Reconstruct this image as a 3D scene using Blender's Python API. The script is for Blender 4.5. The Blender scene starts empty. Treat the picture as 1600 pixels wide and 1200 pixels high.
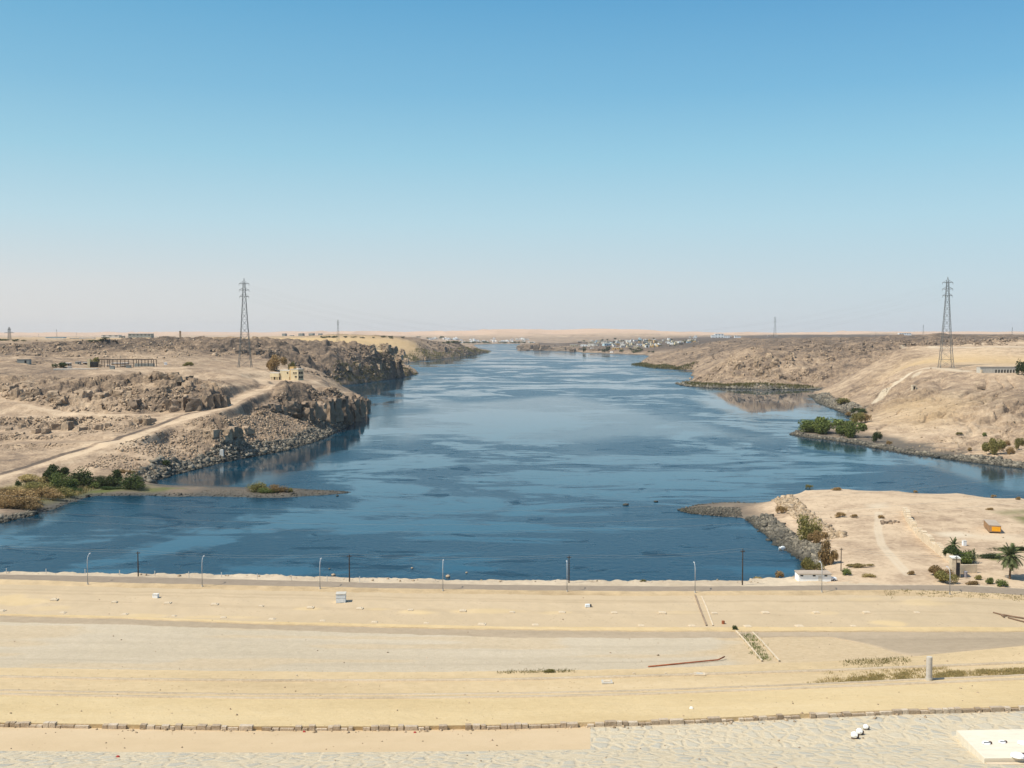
import bpy, math, random
import numpy as np
random.seed(7)
rng = np.random.default_rng(7)
R = math.radians
scene = bpy.context.scene
COL = scene.collection

# ------------------------------------------------------------------ camera model
CAMZ = 68.0
F = 1600.0
PITCH = math.atan(80 / 1600)
CP, SP = math.cos(PITCH), math.sin(PITCH)

def ray(px, py):
    xc = (np.asarray(px, float) - 800) / F
    yc = (600 - np.asarray(py, float)) / F
    return xc, CP + yc * SP, -SP + yc * CP

def at_z(px, py, z):
    """world point of pixel (1600x1200) at height z"""
    dx, dy, dz = ray(px, py)
    t = (z - CAMZ) / dz
    return dx * t, dy * t

def at_d(px, py, D):
    dx, dy, dz = ray(px, py)
    t = D / dy
    return dx * t, CAMZ + dz * t

def project(X, Y, Z):
    zc = Z - CAMZ
    depth = Y * CP - zc * SP
    up = Y * SP + zc * CP
    return 800 + F * X / depth, 600 - F * up / depth

# ------------------------------------------------------------------ noise
def _hash(ix, iy, seed):
    h = (ix.astype(np.int64) * 374761393 + iy.astype(np.int64) * 668265263 + seed * 2147483647) & 0xFFFFFFFF
    h = ((h ^ (h >> 13)) * 1274126177) & 0xFFFFFFFF
    h = (h ^ (h >> 16)) & 0xFFFFFFFF
    return h.astype(np.float64) / 4294967295.0

def vnoise(x, y, seed=0):
    ix = np.floor(x); iy = np.floor(y)
    fx = x - ix; fy = y - iy
    fx = fx * fx * fx * (fx * (fx * 6 - 15) + 10); fy = fy * fy * fy * (fy * (fy * 6 - 15) + 10)
    a = _hash(ix, iy, seed); b = _hash(ix + 1, iy, seed)
    c = _hash(ix, iy + 1, seed); d = _hash(ix + 1, iy + 1, seed)
    return (a * (1 - fx) + b * fx) * (1 - fy) + (c * (1 - fx) + d * fx) * fy

def blocks(x, y, seed=0):
    """random height per jittered cell: blocky rock"""
    ix = np.floor(x); iy = np.floor(y)
    best = np.full(x.shape, 9.0); val = np.zeros(x.shape)
    for i in (-1, 0, 1):
        for j in (-1, 0, 1):
            cx = ix + i; cy = iy + j
            px = cx + _hash(cx, cy, seed + 11); py = cy + _hash(cx, cy, seed + 23)
            d = np.abs(px - x) + np.abs(py - y)
            m = d < best
            best = np.where(m, d, best); val = np.where(m, _hash(cx, cy, seed + 37), val)
    return val

def sstep(a, b, x):
    t = np.clip((x - a) / (b - a), 0, 1)
    return t * t * (3 - 2 * t)

# ------------------------------------------------------------------ object helpers
def T(o, label=None, cat=None, group=None, kind=None):
    if label: o['label'] = label
    if cat: o['category'] = cat
    if group: o['group'] = group
    if kind: o['kind'] = kind
    return o

def empty(name, loc=(0, 0, 0), rz=0.0):
    o = bpy.data.objects.new(name, None); COL.objects.link(o)
    o.location = loc; o.rotation_euler = (0, 0, rz); o.empty_display_size = .5
    return o

def link_mesh(name, me, parent=None, loc=None):
    o = bpy.data.objects.new(name, me); COL.objects.link(o)
    if parent is not None: o.parent = parent
    if loc is not None: o.location = loc
    return o

def copy_tree(o, parent=None):
    c = o.copy(); COL.objects.link(c)
    if parent is not None: c.parent = parent
    for ch in o.children: copy_tree(ch, c)
    return c

def np_mesh(name, V, quads=None, tris=None, smooth=False):
    me = bpy.data.meshes.new(name)
    V = np.asarray(V, np.float32)
    fl = []; ls = []; lt = []
    n = 0
    if quads is not None and len(quads):
        q = np.asarray(quads, np.int32); fl.append(q.ravel()); lt.append(np.full(len(q), 4, np.int32))
        ls.append(np.arange(len(q), dtype=np.int32) * 4); n = len(q) * 4
    if tris is not None and len(tris):
        t = np.asarray(tris, np.int32); fl.append(t.ravel()); lt.append(np.full(len(t), 3, np.int32))
        ls.append(n + np.arange(len(t), dtype=np.int32) * 3)
    fl = np.concatenate(fl); ls = np.concatenate(ls); lt = np.concatenate(lt)
    me.vertices.add(len(V)); me.vertices.foreach_set('co', V.ravel())
    me.loops.add(len(fl)); me.loops.foreach_set('vertex_index', fl)
    me.polygons.add(len(ls)); me.polygons.foreach_set('loop_start', ls)
    me.polygons.foreach_set('loop_total', lt)
    if smooth: me.polygons.foreach_set('use_smooth', np.ones(len(ls), bool))
    me.update(calc_edges=True)
    return me

def attr(me, name, vals):
    a = me.attributes.new(name, 'FLOAT', 'POINT')
    a.data.foreach_set('value', np.asarray(vals, np.float32).ravel())

class MB:
    """collects boxes, beams, tubes; builds ONE mesh object"""
    def __init__(s): s.v = []; s.f = []; s.mi = []
    def add(s, verts, faces, mi=0):
        b = len(s.v); s.v += [tuple(map(float, p)) for p in verts]
        s.f += [tuple(b + i for i in f) for f in faces]; s.mi += [mi] * len(faces)
    def box(s, c, d, mi=0, rz=0.0, taper=1.0):
        x, y, z = c; a, b, h = d[0] / 2, d[1] / 2, d[2] / 2
        ca, sa = math.cos(rz), math.sin(rz)
        vs = []
        for (sx, sy, sz) in ((-1,-1,-1),(1,-1,-1),(1,1,-1),(-1,1,-1),(-1,-1,1),(1,-1,1),(1,1,1),(-1,1,1)):
            k = taper if sz > 0 else 1.0
            px, py = sx * a * k, sy * b * k
            vs.append((x + px * ca - py * sa, y + px * sa + py * ca, z + sz * h))
        s.add(vs, [(0,3,2,1),(4,5,6,7),(0,1,5,4),(1,2,6,5),(2,3,7,6),(3,0,4,7)], mi)
    def tube(s, pts, rad, n=6, mi=0, cap=True):
        pts = [np.array(p, float) for p in pts]
        rads = rad if hasattr(rad, '__len__') else [rad] * len(pts)
        b = len(s.v)
        for i, p in enumerate(pts):
            d = pts[min(i + 1, len(pts) - 1)] - pts[max(i - 1, 0)]
            d = d / (np.linalg.norm(d) + 1e-9)
            u = np.cross(d, (0, 0, 1.0))
            if np.linalg.norm(u) < 1e-3: u = np.cross(d, (1.0, 0, 0))
            u /= np.linalg.norm(u); w = np.cross(d, u)
            for k in range(n):
                a = 2 * math.pi * k / n + math.pi / n
                s.v.append(tuple(p + rads[i] * (math.cos(a) * u + math.sin(a) * w)))
        for i in range(len(pts) - 1):
            for k in range(n):
                k2 = (k + 1) % n
                s.f.append((b + i * n + k, b + i * n + k2, b + (i + 1) * n + k2, b + (i + 1) * n + k)); s.mi.append(mi)
        if cap:
            s.f.append(tuple(b + k for k in range(n))[::-1]); s.mi.append(mi)
            e = b + (len(pts) - 1) * n
            s.f.append(tuple(e + k for k in range(n))); s.mi.append(mi)
    def beam(s, p, q, r, mi=0): s.tube([p, q], r, 4, mi)
    def mesh(s, name, mats, smooth=False):
        me = bpy.data.meshes.new(name); me.from_pydata(s.v, [], s.f)
        for m in (mats if isinstance(mats, (list, tuple)) else [mats]): me.materials.append(m)
        me.polygons.foreach_set('material_index', np.array(s.mi, np.int32))
        if smooth: me.polygons.foreach_set('use_smooth', np.ones(len(s.f), bool))
        me.update(); return me
    def build(s, name, mats, parent=None, smooth=False):
        return link_mesh(name, s.mesh(name, mats, smooth), parent)

# ------------------------------------------------------------------ materials
def new_mat(name):
    m = bpy.data.materials.new(name); m.use_nodes = True
    nt = m.node_tree; nt.nodes.clear()
    out = nt.nodes.new('ShaderNodeOutputMaterial'); bs = nt.nodes.new('ShaderNodeBsdfPrincipled')
    nt.links.new(bs.outputs[0], out.inputs[0])
    bs.inputs['Specular IOR Level'].default_value = 0.2
    return m, nt, bs

def N(nt, typ, **kw):
    n = nt.nodes.new(typ)
    for k, v in kw.items():
        if k.startswith('i_'):
            n.inputs[k[2:].replace('_', ' ')].default_value = v
        else: setattr(n, k, v)
    return n

def noise_node(nt, vec, scale, detail=4, rough=.6):
    n = N(nt, 'ShaderNodeTexNoise'); n.inputs['Scale'].default_value = scale
    n.inputs['Detail'].default_value = detail; n.inputs['Roughness'].default_value = rough
    nt.links.new(vec, n.inputs['Vector']); return n.outputs['Fac']

def ramp(nt, fac, stops):
    r = nt.nodes.new('ShaderNodeValToRGB'); e = r.color_ramp.elements
    e[0].position = stops[0][0]; e[0].color = (*stops[0][1], 1)
    e[1].position = stops[-1][0]; e[1].color = (*stops[-1][1], 1)
    for p, c in stops[1:-1]:
        k = e.new(p); k.color = (*c, 1)
    nt.links.new(fac, r.inputs[0]); return r.outputs[0]

def mixc(nt, fac, a, b, mode='MIX'):
    m = nt.nodes.new('ShaderNodeMix'); m.data_type = 'RGBA'; m.blend_type = mode
    for s, v in ((m.inputs[0], fac), (m.inputs[6], a), (m.inputs[7], b)):
        if isinstance(v, bpy.types.NodeSocket): nt.links.new(v, s)
        elif isinstance(v, (int, float)): s.default_value = v
        else: s.default_value = (*v, 1)
    return m.outputs[2]

def math_n(nt, op, a, b=None, c=None, clamp=False):
    m = nt.nodes.new('ShaderNodeMath'); m.operation = op; m.use_clamp = clamp
    for i, v in enumerate((a, b, c)):
        if v is None: continue
        if isinstance(v, bpy.types.NodeSocket): nt.links.new(v, m.inputs[i])
        else: m.inputs[i].default_value = v
    return m.outputs[0]

def bump(nt, bs, h, dist, strength=1.0):
    b = nt.nodes.new('ShaderNodeBump'); b.inputs['Distance'].default_value = dist
    b.inputs['Strength'].default_value = strength
    nt.links.new(h, b.inputs['Height']); nt.links.new(b.outputs[0], bs.inputs['Normal'])

def pos(nt, scale=(1, 1, 1)):
    g = nt.nodes.new('ShaderNodeNewGeometry')
    m = nt.nodes.new('ShaderNodeMapping'); m.inputs['Scale'].default_value = scale
    nt.links.new(g.outputs['Position'], m.inputs['Vector']); return m.outputs[0]

def simple(name, c, rough=.8, var=.18, scale=.5, metal=0.0, spec=.2, c2=None):
    """plain material with a little grime variation"""
    m, nt, bs = new_mat(name)
    tc = nt.nodes.new('ShaderNodeTexCoord')
    f = noise_node(nt, tc.outputs['Object'], scale, 5)
    lo = tuple(x * (1 - var) for x in c); hi = tuple(min(1, x * (1 + var)) for x in c) if c2 is None else c2
    nt.links.new(ramp(nt, f, [(.3, lo), (.7, hi)]), bs.inputs['Base Color'])
    bs.inputs['Roughness'].default_value = rough; bs.inputs['Metallic'].default_value = metal
    bs.inputs['Specular IOR Level'].default_value = spec
    return m

def ground_mat(name, cols, s1=.02, s2=.35, stretch=(1, 1, 1), bdist=.12, speck=None, s3=3.0, w=(.5, .3, .2), drift=None, rut=None):
    """sand or gravel: large patches + medium mottling + grain; cols = dark, mid, light"""
    m, nt, bs = new_mat(name)
    p = pos(nt, stretch); q = pos(nt)
    a = noise_node(nt, p, s1, 5, .6); b = noise_node(nt, q, s2, 5, .65); c = noise_node(nt, q, s3, 3, .7)
    f = math_n(nt, 'ADD', math_n(nt, 'MULTIPLY', a, w[0]), math_n(nt, 'ADD', math_n(nt, 'MULTIPLY', b, w[1]), math_n(nt, 'MULTIPLY', c, w[2])))
    col = ramp(nt, f, [(.36, cols[0]), (.5, cols[1]), (.63, cols[2])])
    if speck:
        v = nt.nodes.new('ShaderNodeTexVoronoi'); v.inputs['Scale'].default_value = speck[1]
        nt.links.new(q, v.inputs['Vector'])
        k = math_n(nt, 'LESS_THAN', v.outputs['Distance'], .16)
        k = math_n(nt, 'MULTIPLY', k, math_n(nt, 'GREATER_THAN', b, .52))
        col = mixc(nt, k, col, speck[0])
    if rut:
        at = nt.nodes.new('ShaderNodeAttribute'); at.attribute_name = 'rut'
        col = mixc(nt, at.outputs['Fac'], col, rut)
    if drift:
        at = nt.nodes.new('ShaderNodeAttribute'); at.attribute_name = 'drift'
        col = mixc(nt, at.outputs['Fac'], col, ramp(nt, b, [(.3, drift[0]), (.7, drift[1])]))
    nt.links.new(col, bs.inputs['Base Color']); bs.inputs['Roughness'].default_value = .95
    bs.inputs['Specular IOR Level'].default_value = .08
    bump(nt, bs, math_n(nt, 'ADD', b, math_n(nt, 'MULTIPLY', c, .5)), bdist)
    return m

def leaf_mat(name, c1, c2):
    m, nt, bs = new_mat(name)
    oi = nt.nodes.new('ShaderNodeObjectInfo'); tc = nt.nodes.new('ShaderNodeTexCoord')
    g = nt.nodes.new('ShaderNodeNewGeometry')
    f = noise_node(nt, tc.outputs['Object'], 1.1, 2)
    f = math_n(nt, 'ADD', math_n(nt, 'MULTIPLY', g.outputs['Random Per Island'], .5), math_n(nt, 'MULTIPLY', f, .6))
    col = ramp(nt, f, [(.2, c1), (.85, c2)])
    hsv = nt.nodes.new('ShaderNodeHueSaturation'); nt.links.new(col, hsv.inputs['Color'])
    nt.links.new(math_n(nt, 'ADD', math_n(nt, 'MULTIPLY', oi.outputs['Random'], .5), .75), hsv.inputs['Value'])
    nt.links.new(hsv.outputs[0], bs.inputs['Base Color'])
    bs.inputs['Roughness'].default_value = .7
    out = [n for n in nt.nodes if n.type == 'OUTPUT_MATERIAL'][0]
    tr = nt.nodes.new('ShaderNodeBsdfTranslucent'); nt.links.new(hsv.outputs[0], tr.inputs[0])
    ms = nt.nodes.new('ShaderNodeMixShader'); ms.inputs[0].default_value = .25
    nt.links.new(bs.outputs[0], ms.inputs[1]); nt.links.new(tr.outputs[0], ms.inputs[2])
    nt.links.new(ms.outputs[0], out.inputs[0])
    return m

M = {}
M['steel'] = simple('galvanised_steel', (.15, .155, .15), .6, .2, .3, .2)
M['insulator'] = simple('insulator_glass', (.10, .08, .06), .4)
M['lampgrey'] = simple('painted_lamp_grey', (.42, .43, .44), .5, .1)
M['lampglass'] = simple('lamp_glass', (.75, .75, .72), .3, .05)
M['wood'] = simple('weathered_pole_wood', (.060, .045, .035), .9, .3)
M['wood2'] = simple('grey_brown_wood', (.20, .13, .085), .9, .3)
M['wire'] = simple('bare_wire', (.30, .29, .26), .5, .1, .2, .1)
M['white'] = simple('white_limewash', (.88, .88, .86), .8, .05, .6)
M['offwhite'] = simple('off_white_plaster', (.66, .62, .55), .85, .1, .3)
M['cream'] = simple('cream_plaster', (.60, .50, .32), .85, .12, .35)
M['ochre'] = simple('ochre_plaster', (.52, .33, .13), .85, .12, .35)
M['mud'] = simple('mud_brick', (.30, .22, .15), .95, .22, .6)
M['greywall'] = simple('grey_render', (.30, .31, .28), .9, .12, .3)
M['bluewall'] = simple('pale_blue_wash', (.40, .55, .62), .85, .1, .3)
M['roofgrey'] = simple('corrugated_roof', (.40, .41, .42), .6, .12, .3)
M['roofblue'] = simple('blue_grey_roof', (.33, .42, .47), .6, .1, .3)
M['rooftan'] = simple('dusty_flat_roof', (.40, .33, .26), .9, .12, .5)
M['dark'] = simple('dark_opening', (.025, .024, .024), .6, .2)
M['concrete'] = simple('pale_concrete', (.50, .47, .41), .85, .14, .8)
M['padmat'] = simple('pale_pad_concrete', (.58, .48, .345), .9, .1, 1.2)
M['boxwhite'] = simple('white_painted_metal', (.72, .75, .76), .55, .06, .8)
M['postgrey'] = simple('grey_concrete_post', (.46, .43, .39), .85, .12, 1.5)
M['slab'] = simple('cream_concrete_slab', (.74, .66, .52), .9, .08, .6)
M['lens'] = simple('spotlight_face', (.85, .85, .87), .3, .04)
M['brown'] = simple('brown_lamp_housing', (.10, .06, .045), .6, .2)
M['rust'] = simple('rusty_steel', (.30, .10, .045), .8, .25, 1.0)
M['orange'] = simple('orange_panel', (.80, .36, .02), .6, .08)
M['trailer'] = simple('brown_trailer_side', (.34, .21, .115), .75, .15, .6)
M['tyre'] = simple('black_rubber', (.02, .02, .02), .8)
M['carwhite'] = simple('white_car_paint', (.78, .78, .78), .25, .03, spec=.5)
M['glass'] = simple('dark_window_glass', (.03, .04, .05), .1, .05, spec=.5)
M['stone'] = simple('sandstone_wall', (.60, .49, .35), .95, .15, .7)
M['paleroof'] = simple('pale_roof', (.70, .68, .62), .8, .08, .5)
M['bin'] = simple('grey_bin_metal', (.30, .28, .30), .6, .1)
M['red'] = simple('faded_red_plastic', (.45, .06, .05), .6)
M['trunk'] = simple('palm_trunk', (.14, .09, .055), .95, .3, 2.0)
M['stem'] = simple('dry_stem', (.17, .12, .075), .95, .25, 2.0)
M['leafdark'] = leaf_mat('dark_green_leaf', (.028, .045, .014), (.095, .12, .035))
M['leafmid'] = leaf_mat('mid_green_leaf', (.065, .095, .025), (.195, .225, .06))
M['leafolive'] = leaf_mat('olive_leaf', (.13, .125, .04), (.32, .27, .09))
M['leafdry'] = leaf_mat('dry_brown_leaf', (.20, .13, .055), (.43, .29, .13))
M['straw'] = leaf_mat('straw_grass', (.29, .22, .085), (.52, .41, .18))
M['reed'] = leaf_mat('reed_leaf', (.05, .06, .02), (.20, .17, .06))
M['palm'] = leaf_mat('palm_leaf', (.05, .075, .03), (.20, .22, .09))
M['turf'] = leaf_mat('short_turf', (.03, .065, .012), (.09, .14, .035))

def rock_mat(name, c1, c2, c3, wet=None):
    m, nt, bs = new_mat(name)
    g = nt.nodes.new('ShaderNodeNewGeometry'); p = pos(nt)
    f = noise_node(nt, p, .5, 5, .65)
    f = math_n(nt, 'ADD', math_n(nt, 'MULTIPLY', f, .55), math_n(nt, 'MULTIPLY', g.outputs['Random Per Island'], .5))
    col = ramp(nt, f, [(.25, c1), (.52, c2), (.8, c3)])
    if wet:
        s = nt.nodes.new('ShaderNodeSeparateXYZ'); nt.links.new(g.outputs['Position'], s.inputs[0])
        h = math_n(nt, 'ADD', s.outputs[2], math_n(nt, 'MULTIPLY', noise_node(nt, p, .25, 3), -1.6))
        k = N(nt, 'ShaderNodeMapRange'); k.inputs['From Min'].default_value = wet[0]; k.inputs['From Max'].default_value = wet[1]
        nt.links.new(h, k.inputs[0])
        col = mixc(nt, k.outputs[0], wet[2], col)
    nt.links.new(col, bs.inputs['Base Color']); bs.inputs['Roughness'].default_value = .9
    bump(nt, bs, noise_node(nt, p, 1.6, 5, .7), .25)
    return m
M['riprap'] = rock_mat('dark_riprap', (.075, .07, .056), (.17, .152, .12), (.33, .285, .215), (-.8, .9, (.045, .045, .038)))
M['palerip'] = rock_mat('pale_rubble', (.26, .19, .12), (.41, .31, .205), (.54, .42, .29))
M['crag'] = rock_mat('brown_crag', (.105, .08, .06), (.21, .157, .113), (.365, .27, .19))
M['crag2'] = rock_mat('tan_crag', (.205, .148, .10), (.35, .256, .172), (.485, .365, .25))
M['waterrock'] = rock_mat('water_worn_rock', (.12, .10, .07), (.24, .20, .14), (.40, .34, .25))

# terrain -----------------------------------------------------------
def terrain_mat():
    m, nt, bs = new_mat('desert_ground')
    def A(n):
        a = nt.nodes.new('ShaderNodeAttribute'); a.attribute_name = n; return a.outputs['Fac']
    p = pos(nt)
    big = noise_node(nt, p, .018, 5, .62); mid = noise_node(nt, p, .11, 6, .68); fine = noise_node(nt, p, .7, 5, .7)
    t = math_n(nt, 'ADD', A('tone'), math_n(nt, 'MULTIPLY_ADD', mid, 1.7, -.85))
    t = math_n(nt, 'ADD', t, math_n(nt, 'MULTIPLY_ADD', big, 1.3, -.65))
    t = math_n(nt, 'ADD', t, math_n(nt, 'MULTIPLY_ADD', fine, 1.0, -.5))
    col = ramp(nt, t, [(0, (.535, .41, .28)), (.28, (.415, .308, .21)), (.5, (.315, .23, .157)), (.75, (.205, .152, .11)), (1, (.117, .093, .074))])
    col = mixc(nt, A('yellow'), col, ramp(nt, mid, [(.3, (.50, .345, .165)), (.7, (.56, .40, .205))]))
    col = mixc(nt, A('pale'), col, ramp(nt, fine, [(.3, (.52, .43, .31)), (.7, (.62, .53, .40))]))
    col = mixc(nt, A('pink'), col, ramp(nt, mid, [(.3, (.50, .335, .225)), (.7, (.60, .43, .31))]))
    # waterline stain: dark algae-covered rock near the river
    g = nt.nodes.new('ShaderNodeNewGeometry'); s = nt.nodes.new('ShaderNodeSeparateXYZ')
    nt.links.new(g.outputs['Position'], s.inputs[0])
    k = N(nt, 'ShaderNodeMapRange'); k.inputs['From Min'].default_value = .3; k.inputs['From Max'].default_value = 2.0
    nt.links.new(math_n(nt, 'ADD', s.outputs[2], math_n(nt, 'MULTIPLY_ADD', mid, 1.6, -.8)), k.inputs[0])
    dk = math_n(nt, 'MULTIPLY', math_n(nt, 'SUBTRACT', 1.0, k.outputs[0], clamp=True), A('wet'), clamp=True)
    col = mixc(nt, dk, col, ramp(nt, fine, [(.3, (.05, .05, .045)), (.7, (.13, .125, .11))]))
    col = mixc(nt, A('grass'), col, ramp(nt, fine, [(.3, (.055, .085, .02)), (.7, (.15, .16, .045))]))
    nt.links.new(col, bs.inputs['Base Color']); bs.inputs['Roughness'].default_value = .96
    bs.inputs['Specular IOR Level'].default_value = .06
    hgt = math_n(nt, 'ADD', math_n(nt, 'MULTIPLY', mid, 1.0), math_n(nt, 'MULTIPLY', fine, .35))
    b = nt.nodes.new('ShaderNodeBump'); nt.links.new(hgt, b.inputs['Height'])
    nt.links.new(math_n(nt, 'MULTIPLY', A('rough'), 1.0, clamp=True), b.inputs['Strength'])
    b.inputs['Distance'].default_value = 3.2
    nt.links.new(b.outputs[0], bs.inputs['Normal'])
    return m
M['terrain'] = terrain_mat()

def water_mat():
    m, nt, bs = new_mat('river_water')
    p = pos(nt)
    at = nt.nodes.new('ShaderNodeAttribute'); at.attribute_name = 'calm'; calm = at.outputs['Fac']
    def wisp(scale, detail, dist, sx=.45):
        n = N(nt, 'ShaderNodeTexNoise'); n.inputs['Scale'].default_value = scale; n.inputs['Detail'].default_value = detail
        n.inputs['Roughness'].default_value = .6; n.inputs['Distortion'].default_value = dist
        nt.links.new(pos(nt, (sx, 1.0, 1)), n.inputs['Vector']); return n.outputs['Fac']
    f = math_n(nt, 'ADD', math_n(nt, 'MULTIPLY', wisp(.007, 6, 1.4, .85), .68), math_n(nt, 'MULTIPLY', wisp(.03, 5, 2.2), .32))
    k = N(nt, 'ShaderNodeMapRange', interpolation_type='SMOOTHSTEP'); k.inputs['From Min'].default_value = .445; k.inputs['From Max'].default_value = .515
    nt.links.new(f, k.inputs[0]); ruff = k.outputs[0]
    lines = N(nt, 'ShaderNodeMapRange', interpolation_type='SMOOTHSTEP'); lines.inputs['From Min'].default_value = .58; lines.inputs['From Max'].default_value = .66
    nt.links.new(wisp(.045, 4, 3.0, .5), lines.inputs[0])
    ruff = math_n(nt, 'ADD', math_n(nt, 'MULTIPLY', ruff, .75), math_n(nt, 'MULTIPLY', lines.outputs[0], .55))
    live = math_n(nt, 'SUBTRACT', 1.0, calm, clamp=True)
    r = math_n(nt, 'MULTIPLY', math_n(nt, 'MULTIPLY_ADD', ruff, .24, .05), live)
    nt.links.new(math_n(nt, 'ADD', r, .02), bs.inputs['Roughness'])
    bs.inputs['IOR'].default_value = 1.33
    bs.inputs['Specular IOR Level'].default_value = .5
    bs.inputs['Specular Tint'].default_value = (.78, .94, 1.0, 1)
    nt.links.new(mixc(nt, ruff, (.004, .046, .080), (.0012, .024, .044)), bs.inputs['Base Color'])  # smooth lighter, ruffled darker: sky-reflection contrast painted into the body colour
    w1 = noise_node(nt, p, .35, 3, .6); w2 = noise_node(nt, p, 1.4, 2, .5)
    h = math_n(nt, 'ADD', w1, math_n(nt, 'MULTIPLY', w2, .3))
    b = nt.nodes.new('ShaderNodeBump'); nt.links.new(h, b.inputs['Height']); b.inputs['Distance'].default_value = .35
    st = math_n(nt, 'MULTIPLY', math_n(nt, 'MULTIPLY_ADD', ruff, .55, .07), math_n(nt, 'MULTIPLY_ADD', live, .95, .05))
    nt.links.new(st, b.inputs['Strength'])
    nt.links.new(b.outputs[0], bs.inputs['Normal'])
    return m
M['water'] = water_mat()
# ================================================================== TERRAIN
SHORE = [(-700, 940), (-500, 835), (0, 818), (20, 812), (45, 807), (57, 803), (85, 796), (110, 786), (135, 777), (150, 774.5), (200, 774.5),
 (300, 775.5), (400, 777.5), (450, 777), (500, 774), (535, 771), (548, 769), (520, 766.5), (480, 764.5), (430, 763.5), (380, 762.5),
 (300, 760), (245, 756), (238, 753), (270, 742), (300, 735), (330, 727), (365, 719), (400, 713), (450, 703), (480, 694), (500, 687), (540, 668), (551, 662),
 (556, 652), (574, 643), (579, 638), (577, 630), (555, 622), (520, 615), (500, 610), (502, 604), (520, 602.5), (545, 601), (580, 597),
 (620, 591), (650, 585), (653, 583), (645, 578), (620, 573), (610, 569), (640, 566.5), (660, 563.5), (700, 560), (740, 555), (765, 550),
 (768, 549), (760, 546), (742, 543), (735, 540.5), (745, 538.6), (780, 537.4), (812, 537.4), (830, 539), (835, 542), (815, 545), (805, 546.5),
 (840, 547.5), (880, 548.5), (915, 551.5), (960, 553), (1005, 554.5), (1012, 556), (1030, 559), (1048, 562), (1010, 566), (988, 569.5), (1010, 574),
 (1050, 577.5), (1080, 578.5), (1090, 582), (1077, 587), (1090, 589.5), (1085, 593), (1058, 599.5), (1075, 604), (1110, 606.5), (1160, 608),
 (1200, 608.5), (1250, 609), (1283, 608.5), (1290, 610), (1275, 613), (1264, 618), (1280, 630), (1300, 638), (1318, 645), (1332, 650),
 (1335, 658), (1300, 662), (1270, 669), (1245, 675), (1237, 679), (1260, 684), (1300, 688.5), (1330, 692.5), (1360, 698.5), (1400, 706),
 (1450, 713), (1500, 720), (1560, 727.5), (1600, 732), (1700, 742), (2000, 770), (2200, 790), (2200, 815), (1700, 800), (1600, 788), (1500, 781),
 (1400, 777), (1320, 774), (1260, 775), (1225, 780), (1195, 785), (1180, 786.5), (1130, 786), (1090, 790), (1056, 796), (1080, 803.5),
 (1120, 806.5), (1160, 807.5), (1172, 813), (1190, 827), (1215, 846), (1240, 864), (1262, 884), (1255, 896), (1215, 913), (1150, 926),
 (700, 924), (0, 914)]
# wiggle the shoreline a little so it never runs straight
def densify(pts, closed=True, n_per=6):
    out = []
    P = np.array(pts, float); m = len(P)
    for i in range(m if closed else m - 1):
        a = P[i]; b = P[(i + 1) % m]
        k = max(1, min(n_per, int(np.hypot(*(b - a)) / 6)))
        for j in range(k): out.append(a + (b - a) * j / k)
    if not closed: out.append(P[-1])
    return np.array(out)
SH = densify(SHORE)
sx, sy = at_z(SH[:, 0], SH[:, 1], 0.0)
wig = .0035 * sy
sx = sx + (vnoise(sx / 14, sy / 14, 5) - .5) * wig * 1.5
sy = sy + (vnoise(sx / 14 + 50, sy / 14, 6) - .5) * wig * 3

# control points: (px, py, v, tone, amp [, yellow]); v < 100 is a height, otherwise a forward distance
CP_ = []
def G(tone, amp, pts, yel=0.0):
    for p in pts:
        px, py, v = p[:3]
        if v < 100: X, Y = at_z(px, py, v); Z = v
        else: X, Z = at_d(px, py, v); Y = v
        CP_.append((float(X), float(Y), float(Z), p[3] if len(p) > 3 else tone, amp, yel))
# left bank, low vegetated flat and gravel spit
G(.62, .3, [(-300, 760, 3), (-150, 745, 6), (0, 790, 1.2), (0, 770, 2.5), (60, 772, 2), (110, 760, 2.2), (180, 757, 1.5), (200, 766, .8), (300, 767, 1.0),
             (420, 769.5, 1.1), (500, 769.5, .9), (60, 752, 3.5)])
G(.40, .6, [(0, 745, 5), (100, 735, 5), (200, 738, 5), (0, 715, 9), (100, 715, 8.5), (200, 712, 9), (250, 735, 3.5), (250, 712, 8.5), (-200, 715, 9)])
G(.55, 1.5, [(300, 690, 10), (345, 690, 548), (270, 700, 538), (400, 685, 590), (300, 715, 525), (450, 690, 612), (420, 655, 640), (480, 668, 660)])
G(.5, 3.0, [(345, 668, 560), (360, 668, 566), (330, 676, 556)])
G(.55, 1.7, [(400, 640, 650), (430, 625, 690), (380, 650, 630), (440, 615, 27)])
G(.62, 2.6, [(500, 612, 722), (540, 612, 760), (565, 622, 775), (576, 629, 785), (480, 619, 702), (455, 622, 692)])
G(.62, 2.0, [(460, 660, 686), (500, 660, 712), (530, 655, 742), (545, 640, 757), (500, 640, 716), (470, 640, 694)])
G(.3, .25, [(0, 745, 5), (100, 716, 9), (200, 684, 15), (300, 652, 21), (350, 634, 24.5), (400, 612, 28.5), (430, 600, 30), (450, 594, 30), (480, 595, 825), (410, 596, 800)])
G(.5, 1.5, [(500, 598, 850), (530, 603, 850), (560, 615, 800), (500, 590, 900)])
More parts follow.
